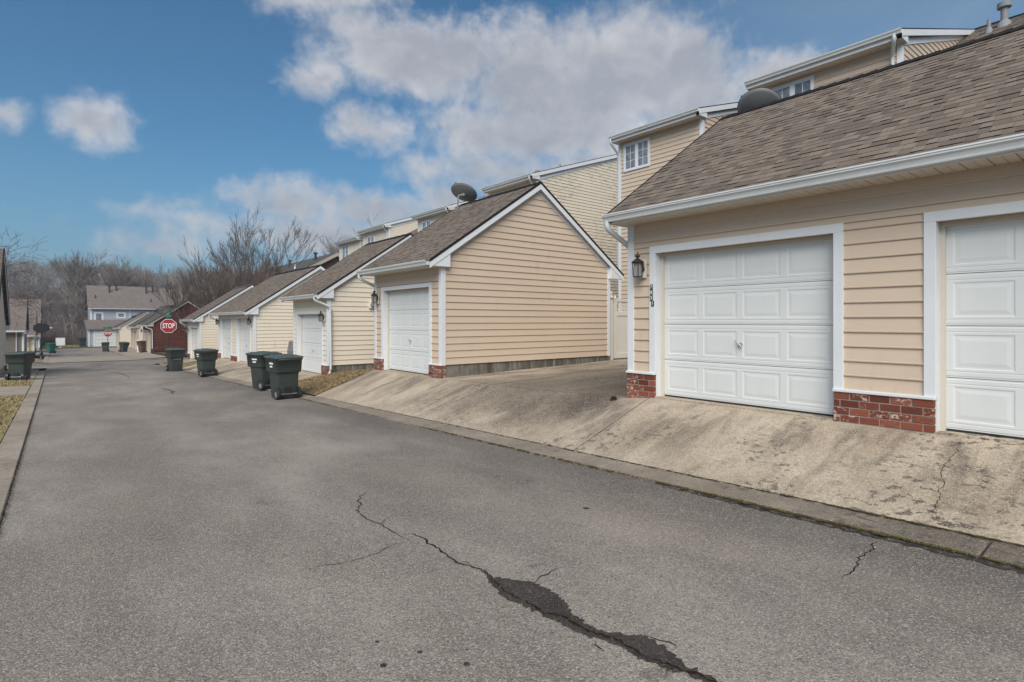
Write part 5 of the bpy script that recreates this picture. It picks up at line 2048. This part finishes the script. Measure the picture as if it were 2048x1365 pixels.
bin_('brown bin with a dark lid behind the white bollard', 6.75, 66.4, 0.4, zz=zr(66) + .1, cols={'body': M_BINB, 'lid': M_BINDB}, group='bins in the court past the cross street', text=False)
bin_('dark blue bin on the grass beside the grey house', 2.95, 99, 0.3, zz=zr(99) + .05, cols={'body': M_BINDB, 'lid': M_BINDB}, scale=1.15, group='bins in the court past the cross street', text=False)


# ------------------------------------------------------------------ signs
def text_obj(s, size, m_, parent, loc, rot, sx_=1.0, bold=0.0, ext=.002, name='lettering'):
    cu = bpy.data.curves.new(name, 'FONT')
    cu.body = s
    cu.size = size
    cu.align_x = 'CENTER'
    cu.align_y = 'CENTER'
    cu.extrude = ext
    cu.offset = bold
    cu.resolution_u = 3
    tmp = bpy.data.objects.new(name + '_curve', cu)
    COL.objects.link(tmp)
    bpy.context.view_layer.update()
    me = bpy.data.meshes.new_from_object(tmp.evaluated_get(bpy.context.evaluated_depsgraph_get()))
    bpy.data.objects.remove(tmp)
    me.materials.clear()
    me.materials.append(m_)
    o = bpy.data.objects.new(name, me)
    COL.objects.link(o)
    o.parent = parent
    o.location = loc
    o.rotation_euler = rot
    o.scale = (sx_, 1, 1)
    return o


def octagon(r_, y0, y1, z):
    pts = [(r_ / cos(pi / 8) * cos(pi / 8 + k * pi / 4), y0, z + r_ / cos(pi / 8) * sin(pi / 8 + k * pi / 4)) for k in range(8)]
    b = MB()
    b.prism(pts, (0, y1 - y0, 0))
    return b


def stop_sign(label, x, y, z0, zc, rz, size=.762, blade=None, post=M_IRON, back=False, bladew=(.6, .15)):
    t = thing('stop_sign', label, 'stop sign', (x, y, z0), rz)
    h = zc - z0

    def loc(b, nm, m_, par=t):
        me = b.mesh(nm, m_)
        o = bpy.data.objects.new(nm, me)
        COL.objects.link(o)
        o.parent = par
        return o
    b = MB()
    b.box(-.03, .03, -.02, .02, -.3, h + .38 + (.12 if blade else .15))
    loc(b, 'post', post)
    f = loc(octagon(size / 2, -.034, -.030, h), 'sign_border', M_WHITE)
    loc(octagon(size / 2 - .022, -.037, -.0345, h), 'sign_face', M_RED)
    loc(octagon(size / 2, -.029, -.026, h), 'sign_back', M_BLACK if back else M_STEEL)
    text_obj('STOP', size * .52, M_WHITE, t, (0, -.040, h - .005), (pi / 2, 0, 0), .62, .006)
    if blade:
        b = MB()
        b.box(-bladew[0] / 2, bladew[0] / 2, -.006, .006, h + size / 2 + .10, h + size / 2 + .10 + bladew[1])
        o = loc(b, 'street_name_blade', M_GREENS)
        b = MB()
        b.box(-.006, .006, -bladew[0] / 2, bladew[0] / 2, h + size / 2 + .10 + bladew[1] + .02, h + size / 2 + .10 + 2 * bladew[1] + .02)
        loc(b, 'street_name_blade', M_GREENS)
    return t


s1 = stop_sign('large red stop sign on a dark post before the brick gable, bin below it', 4.95, 36.6, -2.6, -0.262, -0.12, blade=True, bladew=(.24, .18))
s2 = stop_sign('small distant red stop sign with a green street name blade above it', 4.6, 77.5, -3.35, -1.36, -0.05, blade=True, bladew=(.85, .24), size=.78)
# the dark back of a sign facing the other way, on a black post with a decorative base
sb = thing('sign_back', 'black back of an octagonal sign on a black post at the far left corner', 'sign', (-0.84, 58.4, zr(58.4) + .03))
b = MB()
x_, y_, z_ = WL[sb.name]
b.tube([(x_, y_, z_), (x_, y_, z_ + 3.0)], .045, 10)
b.lathe([(.15, 0), (.15, .08), (.11, .12), (.11, .45), (.13, .50), (.075, .58), (.05, .62)], (x_, y_, z_), 12)
b.lathe([(.05, 3.0), (.07, 3.03), (.04, 3.1), (0.005, 3.16)], (x_, y_, z_), 10)
b.build('post', M_BLACK, sb)
b = MB()
b.prism([(x_ + .50 / cos(pi / 8) * cos(pi / 8 + k * pi / 4), y_ - .05, z_ + 2.50 + .39 / cos(pi / 8) * sin(pi / 8 + k * pi / 4)) for k in range(8)], (0, -.02, 0))
b.build('sign_panel', M_BLACK, sb)
b = MB()
b.box(x_ + .47, x_ + .66, y_ + .3, y_ + .32, z_ + 2.46, z_ + 2.56)
b.box(x_, x_ + .5, y_ + .3, y_ + .31, z_ + 2.50, z_ + 2.53)
b.build('side_arm', M_WHITE, sb)

wb = thing('notice_board', 'white square board on a short stand on the grass by the bright green bin', 'notice board', (0.55, 96.2, -3.55))
b = MB()
b.box(.05, 1.05, 96.18, 96.22, -3.25, -2.20)
b.build('panel', M_WHITE, wb)
b = MB()
b.box(.5, .6, 96.17, 96.25, -3.7, -3.2)
b.box(.40, .70, 96.1, 96.3, -3.62, -3.50)
b.build('stand', M_VINYL, wb)
b = MB()
for zz_ in (-2.2, -3.25):
    b.box(.03, 1.07, 96.16, 96.175, zz_ - .02, zz_ + .02)
for xx_ in (.05, 1.05):
    b.box(xx_ - .02, xx_ + .02, 96.16, 96.175, -3.23, -2.22)
b.build('frame', M_STEEL, wb)

wp = thing('white_bollard', 'white post standing at the kerb in front of the brown bin', 'bollard', (6.55, 68.0, -3.22))
b = MB()
b.tube([(6.55, 68, -3.3), (6.55, 68, -2.02)], .10, 12)
b.lathe([(.10, 0), (.125, .01), (.125, .05), (.06, .10), (.03, .12), (.045, .15), (.03, .19), (0.002, .21)], (6.55, 68, -2.02), 12)
b.build('bollard_post', M_TRIM, wp)
b = MB()
b.lathe([(.13, 0), (.13, .06), (.10, .09)], (6.55, 68, -3.2), 12)
b.build('collar', M_TRIM, wp)

# ------------------------------------------------------------------ house number
hn = thing('house_number', 'vertical house number 7831 on the white casing of the nearest garage', 'house number', (6.962, 5.195, .40))
for k, dgt in enumerate('7831'):
    zc = .515 - k * .083
    yc = 5.20 - (0.022 if k == 3 else 0.0)
    b = MB()
    b.box(6.957, 6.966, yc - .022, yc + .022, zc - .040, zc + .040)
    p = b.build('number_plate', M_BLACK, hn, (6.96, yc, zc))
    text_obj(dgt, .082, M_WHITE, p, (-.0045, 0, 0), (pi / 2, 0, -pi / 2), .72, .0012, .001, 'digit')

# ------------------------------------------------------------------ vinyl gate between the garages
gt = thing('vinyl_gate', 'almond vinyl gate with a lattice top between the two peach garages', 'gate', (13.05, 11.28, -1.19))
b = MB()
b.box(13.03, 13.15, 11.22, 11.34, -1.3, .70)
bevel(b.build('post', M_VINYL, gt), .006, 1)
b = MB()
b.prism([(13.00, 11.19, .70), (13.18, 11.19, .70), (13.18, 11.37, .70), (13.00, 11.37, .70)], (0, 0, .035))
b.lathe([(.105, .735), (.09, .75), (.045, .78), (.04, .80), (.062, .83), (.066, .86), (.045, .90), (.005, .925)], (13.09, 11.28, 0), 14)
b.build('post_cap', M_VINYL, gt)
b = MB()
for (xa, xb_, za, zb_) in ((13.22, 13.36, -1.14, .66), (14.60, 14.74, -1.14, .66), (13.36, 14.60, .60, .70), (13.36, 14.60, .17, .30), (13.36, 14.60, -1.14, -.98)):
    b.box(xa, xb_, 11.25, 11.31, za, zb_)
b.lathe([(.04, .66), (.05, .70), (.05, .74), (.01, .80)], (13.29, 11.28, 0), 10)
bevel(b.build('frame', M_VINYL, gt), .005, 1)
for k in range(7):
    b = MB()
    xa = 13.36 + k * 1.24 / 7
    b.box(xa + .003, xa + 1.24 / 7 - .003, 11.272, 11.288, -.98, .17)
    b.build('panel_board', M_VINYL, gt)
for k in range(-4, 14):
    for d_ in (-1, 1):
        x0_ = 13.36 + k * .115
        P0, P1 = (x0_, .30), (x0_ + .30, .60)
        if d_ < 0: P0, P1 = (x0_ + .30, .30), (x0_, .60)
        if min(P0[0], P1[0]) < 13.34 or max(P0[0], P1[0]) > 14.62: continue
        b = MB()
        w2 = .018
        b.prism([(P0[0] - w2, 11.28 - .004 * d_, P0[1]), (P0[0] + w2, 11.28 - .004 * d_, P0[1]), (P1[0] + w2, 11.28 - .004 * d_, P1[1]), (P1[0] - w2, 11.28 - .004 * d_, P1[1])], (0, .007, 0))
        b.build('lattice_strip', M_VINYL, gt)
b = MB()
b.box(14.78, 14.90, 11.22, 11.34, -1.3, .70)
b.box(14.90, 17.6, 11.26, 11.30, -1.1, .62)
b.build('fence_panel', M_VINYL, gt)

# ------------------------------------------------------------------ electricity meter on the cream garage
mt_ = thing('utility_meter', 'small white meter box with a round dial on the side of the cream single garage', 'meter', (8.55, 18.18, .55))
b = MB()
b.box(8.44, 8.68, 18.12, 18.20, .44, .70)
bevel(b.build('box', M_VINYL, mt_), .02, 2)
b = MB()
b.tube([(8.57, 18.12, .575), (8.57, 18.04, .575)], [.085, .07], 16)
b.build('dial', M_STEEL, mt_)
b = MB()
b.tube([(8.57, 18.13, .575), (8.57, 18.10, .575)], [.098, .098], 16)
b.build('dial_ring', M_GREYP, mt_)

# drain pipe at the corner of the nearest garage
dp = thing('drain_pipe', 'black drain pipe end by the left corner of the nearest garage', 'drain pipe', (6.80, 5.92, -1.24))
b = MB()
for k in range(4):
    b.tube([(6.80 + k * .024, 5.80 + k * .018, -1.235), (6.812 + k * .024, 5.809 + k * .018, -1.235)], .050 + .004 * (k % 2), 16, caps=False)
b.tube([(6.80, 5.80, -1.235), (6.93, 5.90, -1.235)], .047, 16, caps=False)
b.build('pipe', M_BLACK, dp)
b = MB()
b.tube([(6.815, 5.811, -1.235), (6.825, 5.819, -1.235)], .045, 12)
b.build('inside', M_DARK, dp)  # dark disc set in the mouth stands in for the shaded hollow

# ------------------------------------------------------------------ grey car mostly hidden beside the single cream garage
car = thing('parked_car', 'grey car parked on the pad behind the cream single garage, only a sliver showing', 'car', (9.9, 23.55, -1.8))
zc0 = -1.78
side = [(7.78, .35), (7.72, .62), (7.80, .92), (8.05, .98), (8.45, 1.42), (9.2, 1.50), (10.2, 1.46), (11.0, 1.0), (11.9, .88), (12.05, .6), (12.0, .32)]
b = MB()
for y0_, y1_, inset in ((22.75, 24.4, 0),):
    low = [(x, z) for x, z in side]
    vsL = []
    for yy, k in ((23.02, 0.0), (23.08, 1.0), (24.62, 1.0), (24.68, 0.0)):
        vsL.append([(x, yy + (0.09 if z > 1.1 else 0) * (1 if yy < 23.8 else -1), zc0 + (z if k else z * .97 + .01)) for x, z in low])
    n = len(low)
    for A, B_ in zip(vsL, vsL[1:]):
        b.add(A + B_, [(i, (i + 1) % n, n + (i + 1) % n, n + i) for i in range(n)], 0, .5, True)
    b.add(vsL[0], [tuple(range(n))[::-1]])
    b.add(vsL[-1], [tuple(range(n))])
b.build('body', M_CAR, car)
b = MB()
b.prism([(8.06, 23.25, zc0 + 1.03), (8.06, 24.45, zc0 + 1.03), (8.36, 24.4, zc0 + 1.36), (8.36, 23.3, zc0 + 1.36)], (-.015, 0, .012))
b.build('rear_window', M_GLASS, car)
b = MB()
b.box(7.66, 7.80, 23.15, 24.55, zc0 + .30, zc0 + .60)
bevel(b.build('bumper', M_CAR, car), .04, 3)
for yy in (23.16, 24.42):
    b = MB()
    b.box(7.735, 7.80, yy, yy + .14, zc0 + .66, zc0 + .92)
    b.build('lamp_cluster', M_CAR, car)
for xx in (8.4, 11.3):
    for yy in (23.10, 24.42):
        b = MB()
        b.tube([(xx, yy, zc0 + .31), (xx, yy + .18, zc0 + .31)], .31, 20)
        wv = b.build('wheel', M_RUB, car)
        b = MB()
        b.tube([(xx, yy - .01, zc0 + .31), (xx, yy + .19, zc0 + .31)], .19, 14)
        b.build('rim', M_STEEL, wv)

# litter on the ground
def leaf(x, y, s, a, m_, label, fz):
    b = MB()
    z = fz(x, y) + .006
    pts = [(x + cos(a) * s, y + sin(a) * s, z), (x + cos(a + 1.9) * s * .4, y + sin(a + 1.9) * s * .4, z + .006), (x - cos(a) * s, y - sin(a) * s, z + .004), (x + cos(a - 1.9) * s * .4, y + sin(a - 1.9) * s * .4, z + .009)]
    b.add(pts + [(p[0], p[1], p[2] + .0012) for p in pts], [(3, 2, 1, 0), (4, 5, 6, 7), (0, 1, 5, 4), (1, 2, 6, 5), (2, 3, 7, 6), (3, 0, 4, 7)])
    o = b.build('fallen_leaf', m_)
    tag(o, label, 'leaf')


M_LF = mat('pale_dry_leaf', (0.55, 0.40, 0.22), 0.8)
M_LF2 = mat('brown_dry_leaf', (0.30, 0.17, 0.09), 0.8)
leaf(1.665, 3.60, .016, .8, M_LF, 'pale curled leaf lying near the crack in the lane', rcrown)
leaf(4.60, 1.475, .011, .3, M_WHITE, 'tiny white scrap beside the short crack near the gutter', rcrown)
leaf(3.7, 25.0, .05, .3, M_WHITE, 'small white scrap on the lane left of the bins', rcrown)
leaf(5.1, 3.62, .02, 1.2, M_LF2, 'brown leaf lying in the gutter slab before the nearest garage', gut_r)
leaf(7.9, 6.9, .03, .3, M_LF, 'pale leaf on the dark pad between the two peach garages', hr)

# dry shrub by the brown bin
sh = thing('dry_shrub', 'low brown dry shrub beside the brown bin and brick garage', 'shrub', (7.2, 64.3, -3.1))
rr = random.Random(5)
b = MB()
for _ in range(700):
    x0_, y0_ = 6.95 + rr.random() * 1.5, 61.2 + rr.random() * .7
    h_ = rr.uniform(.1, .62) * (1.1 - abs(x0_ - 7.5) * .5)
    a = rr.uniform(0, 2 * pi)
    x1_, y1_ = x0_ + rr.gauss(0, .1), y0_ + rr.gauss(0, .1)
    b.add([(x0_ - .03, y0_, -3.1 + h_ - .1), (x0_ + .03, y0_, -3.1 + h_ - .1), (x1_, y1_, -3.1 + h_ + .05)], [(0, 1, 2)], 0, rr.random())
b.build('crown', M_POT, sh)
b = MB()
for k in range(7):
    b.tube([(7.1 + k * .16, 61.5, -3.2), (7.05 + k * .17, 61.5, -2.75)], .015, 5)
b.build('stems', M_TWIGR, sh)
hs = thing('round_hedge', 'low dark green hedge mound behind the bright green bin', 'hedge', (-2.5, 97, -3.6))
b = MB()
for _ in range(5000):
    u_, v_ = rr.uniform(-1, 1), rr.uniform(0, 2 * pi)
    q = (1 - u_ * u_) ** .5
    s_ = rr.uniform(.85, 1.02)
    px_, py_, pz_ = -1.9 + 2.2 * q * cos(v_) * s_, 97 + .9 * q * sin(v_) * s_, -3.5 + .95 * abs(u_) * s_
    d1 = Vector((rr.gauss(0, 1), rr.gauss(0, 1), rr.gauss(0, 1))).normalized() * .07
    d2 = Vector((rr.gauss(0, 1), rr.gauss(0, 1), rr.gauss(0, 1))).normalized() * .05
    p = Vector((px_, py_, pz_))
    b.add([p - d1, p + d1, p + d2], [(0, 1, 2)], 0, rr.random())
M_HEDGE = mat('hedge_green', (0.03, 0.04, 0.02), 0.8)
b.build('foliage', M_HEDGE, hs)

# grit and crumbs that gather in the gutter, along the seam and at the verge
rg = random.Random(21)
b = MB()


def crumb(x, y, z, s):
    pts = [(x + rg.uniform(-1, 1) * s, y + rg.uniform(-1, 1) * s, z) for _ in range(3)]
    b.add(pts + [(x, y, z + s * .9)], [(0, 1, 3), (1, 2, 3), (2, 0, 3), (0, 1, 2)], 0, rg.random())


for _ in range(5200):
    k = rg.random()
    if k < .5:
        x, y = 4.88 - abs(rg.gauss(0, .10)), 12 * rg.random() ** 1.6 - 1
        crumb(x, y, rcrown(x, y), rg.uniform(.002, .006))
    elif k < .7:
        y = rg.uniform(.6, 3.1)
        x = 2.24 + rg.gauss(0, .07)
        crumb(x, y, rcrown(x, y) + .004, rg.uniform(.002, .004))
    elif k < .9:
        x, y = -.34 + abs(rg.gauss(0, .07)), rg.uniform(2, 16)
        crumb(x, y, rcrown(x, y), rg.uniform(.003, .008))
    else:
        x, y = rg.uniform(-.3, 4.8), 8 * rg.random() ** 1.3
        crumb(x, y, rcrown(x, y), rg.uniform(.002, .0045))
M_GRIT = mat('grit_stone', (0.26, 0.23, 0.20), 0.95, 0, 0.1, build=_grass((0.30, 0.27, 0.23), (0.16, 0.13, 0.10), (0.40, 0.36, 0.31)))
tag(b.build('grit', M_GRIT), kind='stuff')
# weeds and dead leaves caught in the gutter joint
b = MB()
for _ in range(2600):
    y = rg.choice([rg.uniform(-1.5, 2.2), rg.uniform(1.0, 1.9), rg.uniform(2, 5)])
    x = rg.choice([4.895, XC - .01]) + rg.gauss(0, .010)
    z = zr(y) + .012
    h_ = rg.uniform(.004, .022)
    a = rg.uniform(0, 6.28)
    b.add([(x - cos(a) * .004, y - sin(a) * .004, z), (x + cos(a) * .004, y + sin(a) * .004, z), (x + rg.gauss(0, .01), y + rg.gauss(0, .01), z + h_)], [(0, 1, 2)], 0, rg.random())
tag(b.build('joint_weeds', M_MOSS), kind='stuff')
b = MB()
for _ in range(900):
    x = XC + .4 + rg.random() * 6
    y = rg.uniform(14.75, 18.2)
    z = hr(x, y) + .03
    a, s_ = rg.uniform(0, 6.28), rg.uniform(.02, .045)
    b.add([(x + cos(a) * s_, y + sin(a) * s_, z + rg.uniform(0, .02)), (x - sin(a) * s_ * .6, y + cos(a) * s_ * .6, z + rg.uniform(0, .02)), (x - cos(a) * s_, y - sin(a) * s_, z), (x + sin(a) * s_ * .6, y - cos(a) * s_ * .6, z)], [(0, 1, 2, 3)], 0, rg.random())
tag(b.build('fallen_leaves', M_LF2), kind='stuff')

# ------------------------------------------------------------------ bare trees
def tree_segs(rng, h, r0, levels=6, spread=.55, up=.35, kids=3, droop=0.0, multi=1, lean=(0, 0), tw=.012, trunk=.28, fan=.3):
    """list of (p0, p1, ra, rb, level)"""
    out = []

    def grow(p, d, L, r_, lev):
        n = 3 if lev < 3 else 2
        pts = [p]
        dd = d.copy()
        for i in range(n):
            dd = (dd + Vector((rng.gauss(0, .10), rng.gauss(0, .10), rng.gauss(0, .06) + up * .10 - droop * .10 * lev))).normalized()
            pts.append(pts[-1] + dd * L / n)
        r1 = max(tw * .6, r_ * .62)
        for i in range(n):
            out.append((pts[i], pts[i + 1], lerp(r_, r1, i / n), lerp(r_, r1, (i + 1) / n), lev))
        if lev >= levels:
            return
        k = kids + (1 if rng.random() < .45 else 0)
        for j in range(k):
            t = 1.0 if j == 0 else rng.uniform(.35, 1.0)
            i = min(n - 1, int(t * n))
            q = pts[i].lerp(pts[i + 1], t * n - i) if t < 1 else pts[-1]
            ax = dd.cross(Vector((rng.gauss(0, 1), rng.gauss(0, 1), rng.gauss(0, 1)))).normalized()
            ang = rng.uniform(.4, 1.1) * spread * (0.5 if j == 0 else 1.0)
            nd = (dd * cos(ang) + ax * sin(ang)).normalized()
            grow(q, nd, L * rng.uniform(.58, .84), max(tw * .6, r1 * rng.uniform(.6, .9)), lev + 1)
    for m_ in range(multi):
        d = Vector((lean[0], lean[1], 1)).normalized()
        if multi > 1:
            a = 2 * pi * m_ / multi + rng.uniform(-.3, .3)
            d = Vector((cos(a) * fan * rng.uniform(.4, 1.3), sin(a) * fan * rng.uniform(.4, 1.3), 1)).normalized()
        grow(Vector((rng.uniform(-.15, .15) * (multi > 1), rng.uniform(-.15, .15) * (multi > 1), -.3)), d, h * trunk, r0, 0)
    return out


def segs_to_mb(segs, b, tw, off=(0, 0, 0), s=1.0, rot=0.0, lo=0, hi=99):
    ca, sa = cos(rot), sin(rot)
    ox, oy, oz = off
    V, Fc = b.v, b.f
    for p0, p1, ra, rb, lev in segs:
        if lev < lo or lev > hi: continue
        d = (p1 - p0)
        if d.length < 1e-6: continue
        d.normalize()
        u = d.cross(Vector((.3, .5, .8)))
        u.normalize()
        v = d.cross(u)
        ra, rb = max(ra, tw), max(rb, tw * .7)
        n = 5 if ra > .04 else 3
        o = len(V)
        for p, r_ in ((p0, ra), (p1, rb)):
            for k in range(n):
                a = 2 * pi * k / n
                q = p + (u * cos(a) + v * sin(a)) * r_
                V.append((ox + (q.x * ca - q.y * sa) * s, oy + (q.x * sa + q.y * ca) * s, oz + q.z * s))
        for k in range(n):
            Fc.append((o + k, o + (k + 1) % n, o + n + (k + 1) % n, o + n + k))


def fast_mesh(b, name, m_):
    me = bpy.data.meshes.new(name)
    me.from_pydata(b.v, [], b.f)
    me.materials.append(m_)
    me.update()
    return me


def tree(label, x, y, z, seed, h, r0, m_=M_TWIG, name='bare_tree', group=None, tw=.012, fit=None, **kw):
    rng = random.Random(seed)
    sg = tree_segs(rng, h, r0, tw=tw, **kw)
    top = max(s_[1].z for s_ in sg)
    sc_ = h / top
    t = thing(name, label, 'tree', (x, y, z), 0, group)
    b = MB()
    segs_to_mb(sg, b, tw, s=sc_, hi=1)
    o = bpy.data.objects.new('trunk', fast_mesh(b, 'trunk', M_BARK)); COL.objects.link(o); o.parent = t
    b = MB()
    segs_to_mb(sg, b, tw, s=sc_, lo=2)
    o = bpy.data.objects.new('crown', fast_mesh(b, 'crown', m_)); COL.objects.link(o); o.parent = t
    return t


tree('broad fan-shaped multi-stemmed bare tree rising behind the cream garages', 13.6, 57, -2.9, 11, 10.4, .11, M_TWIGR, levels=6, spread=.32, up=1.1, kids=2, multi=18, trunk=.24, tw=.010, fan=.80)
tree('second fan-shaped bare tree left of the tall one, behind the cream garages', 12.3, 61, -3.0, 12, 9.4, .10, M_TWIGR, levels=6, spread=.34, up=1.0, kids=2, multi=15, trunk=.24, tw=.010, fan=.95)
tree('tall slender bare tree standing highest above the garages', 15.7, 61, -3.1, 17, 14.9, .16, M_TWIGR, levels=7, spread=.44, up=.8, kids=2, multi=6, trunk=.22, tw=.010, fan=.18)
tree('bare tree right of the tall one, above the brick gable', 33.5, 78, -2.6, 19, 17.0, .30, M_TWIG, levels=6, spread=.62, up=.5, kids=3, trunk=.26, tw=.014)
tree('rounded bare tree behind the farthest cream townhouse', 39.5, 82, -2.6, 22, 20.0, .34, M_TWIG, levels=6, spread=.62, up=.4, kids=3, trunk=.25, tw=.014)
GTb = 'bare trees behind the grey house'
tree('tallest bare tree behind the left end of the grey house', 4.1, 128, -3.2, 31, 16.8, .30, M_TWIG, group=GTb, levels=6, spread=.5, up=.8, kids=3, trunk=.25, tw=.016, multi=2, fan=.25)
tree('bare tree behind the middle of the grey house roof', 7.6, 122, -3.2, 32, 15.2, .30, M_TWIG, group=GTb, levels=6, spread=.6, up=.5, kids=3, trunk=.22, tw=.016, multi=2, fan=.3)
tree('wide bare tree with a forked trunk behind the right half of the grey roof', 11.6, 124, -3.2, 37, 15.0, .38, M_TWIG, group=GTb, levels=6, spread=.72, up=.45, kids=3, trunk=.22, tw=.016, multi=3, fan=.5)
tree('pale slim tree at the wood edge left of the grey house', 2.2, 110, -3.4, 38, 10.5, .12, M_BARK, group=GTb, levels=6, spread=.5, up=.6, kids=2, trunk=.36, tw=.016)
tree('bare tree whose drooping twigs hang in at the left picture edge', -4.9, 45.5, -2.7, 41, 8.6, .18, M_TWIGR, levels=6, spread=.95, up=-.05, kids=3, trunk=.27, tw=.006, lean=(.2, 0))
tree('small bare tree veiling the brown roof on the left', -3.6, 73, -3.2, 43, 6.8, .13, M_TWIG, levels=5, spread=.95, up=-.1, kids=3, trunk=.30, tw=.010)

# far row above the long garage, and the wooded hillside
rng = random.Random(99)
variants = []
for i in range(7):
    sg = tree_segs(random.Random(200 + i), 13, .22, levels=5, spread=.55 + .05 * i, up=.6, kids=3, trunk=.30, tw=.03, multi=1 + (i % 2), fan=.25)
    top = max(s_[1].z for s_ in sg)
    variants.append((sg, top))


def forest(name, label, pts, m_, tw):
    import array
    b = MB()
    proto = []
    for sg, top in variants:
        q = MB()
        segs_to_mb(sg, q, tw, s=1.0 / top)
        proto.append((q.v, q.f))
    V, Fc = [], []
    for x, y, z, h_, k, a in pts:
        pv, pf = proto[k]
        ca, sa = cos(a) * h_, sin(a) * h_
        o = len(V)
        V += [(x + px * ca - py * sa, y + px * sa + py * ca, z + pz * h_) for px, py, pz in pv]
        Fc += [tuple(i + o for i in f) for f in pf]
    me = bpy.data.meshes.new(name)
    me.from_pydata(V, [], Fc)
    me.materials.append(m_)
    me.update()
    return tag(link(name, me), label, kind='stuff')


print('variant faces', [sum(5 if s_[2] > .04 else 3 for s_ in sg) for sg, _ in variants])


def wood_pts(n, y0, y1, pxl, pxr, hmin, hmax, seed):
    rg = random.Random(seed)
    out = []
    while len(out) < n:
        y = y0 + (y1 - y0) * rg.random() ** 0.9
        lo, hi = pxl * y, pxr * y
        x = rg.uniform(lo, hi)
        out.append((x, y, gz(x, y) - .3 if y < 410 else 10, rg.uniform(hmin, hmax), rg.randrange(7), rg.uniform(0, 6.28)))
    return out


# slopes x/y of the sector seen: from left of frame (-0.09) to beyond the farthest house (0.5)
forest('woods', 'bare winter woods at the foot of the hill', wood_pts(230, 116, 170, -.16, .52, 7, 11.5, 5), M_TWIG, .024 / 13)
forest('hillside_woods', 'bare winter woods climbing the hillside', wood_pts(420, 170, 380, -.16, .52, 9, 14, 6), M_BARK, .036 / 13)
bb = MB()
rg = random.Random(77)
for _ in range(26000):
    y = rg.uniform(108.5, 124)
    x = rg.uniform(-.14, .30) * y
    z = gz(x, y)
    h_ = rg.uniform(.4, 3.0) * rg.uniform(.3, 1)
    a = rg.uniform(-.6, .6)
    s_ = rg.uniform(.02, .05)
    bb.add([(x - s_, y, z), (x + s_, y, z), (x + sin(a) * h_, y + rg.gauss(0, .3), z + cos(a) * h_)], [(0, 1, 2)], 0, .5)
tag(link('undergrowth', fast_mesh(bb, 'undergrowth', M_TWIGR)), kind='stuff')

# ------------------------------------------------------------------ thin winter haze
hz = bpy.data.materials.new('haze_air')
hz.use_nodes = True
hn_ = NT(hz.node_tree)
hn_.n.clear()
pv = hn_.node('ShaderNodeVolumePrincipled')
pv.inputs['Color'].default_value = (0.80, 0.86, 0.95, 1)
pv.inputs['Density'].default_value = 0.0010
pv.inputs['Anisotropy'].default_value = 0.2
ho = hn_.node('ShaderNodeOutputMaterial')
hn_.l.new(pv.outputs[0], ho.inputs['Volume'])
b = MB()
b.box(-760, 1260, -160, 960, -9, 62)
tag(b.build('haze', hz), kind='stuff')
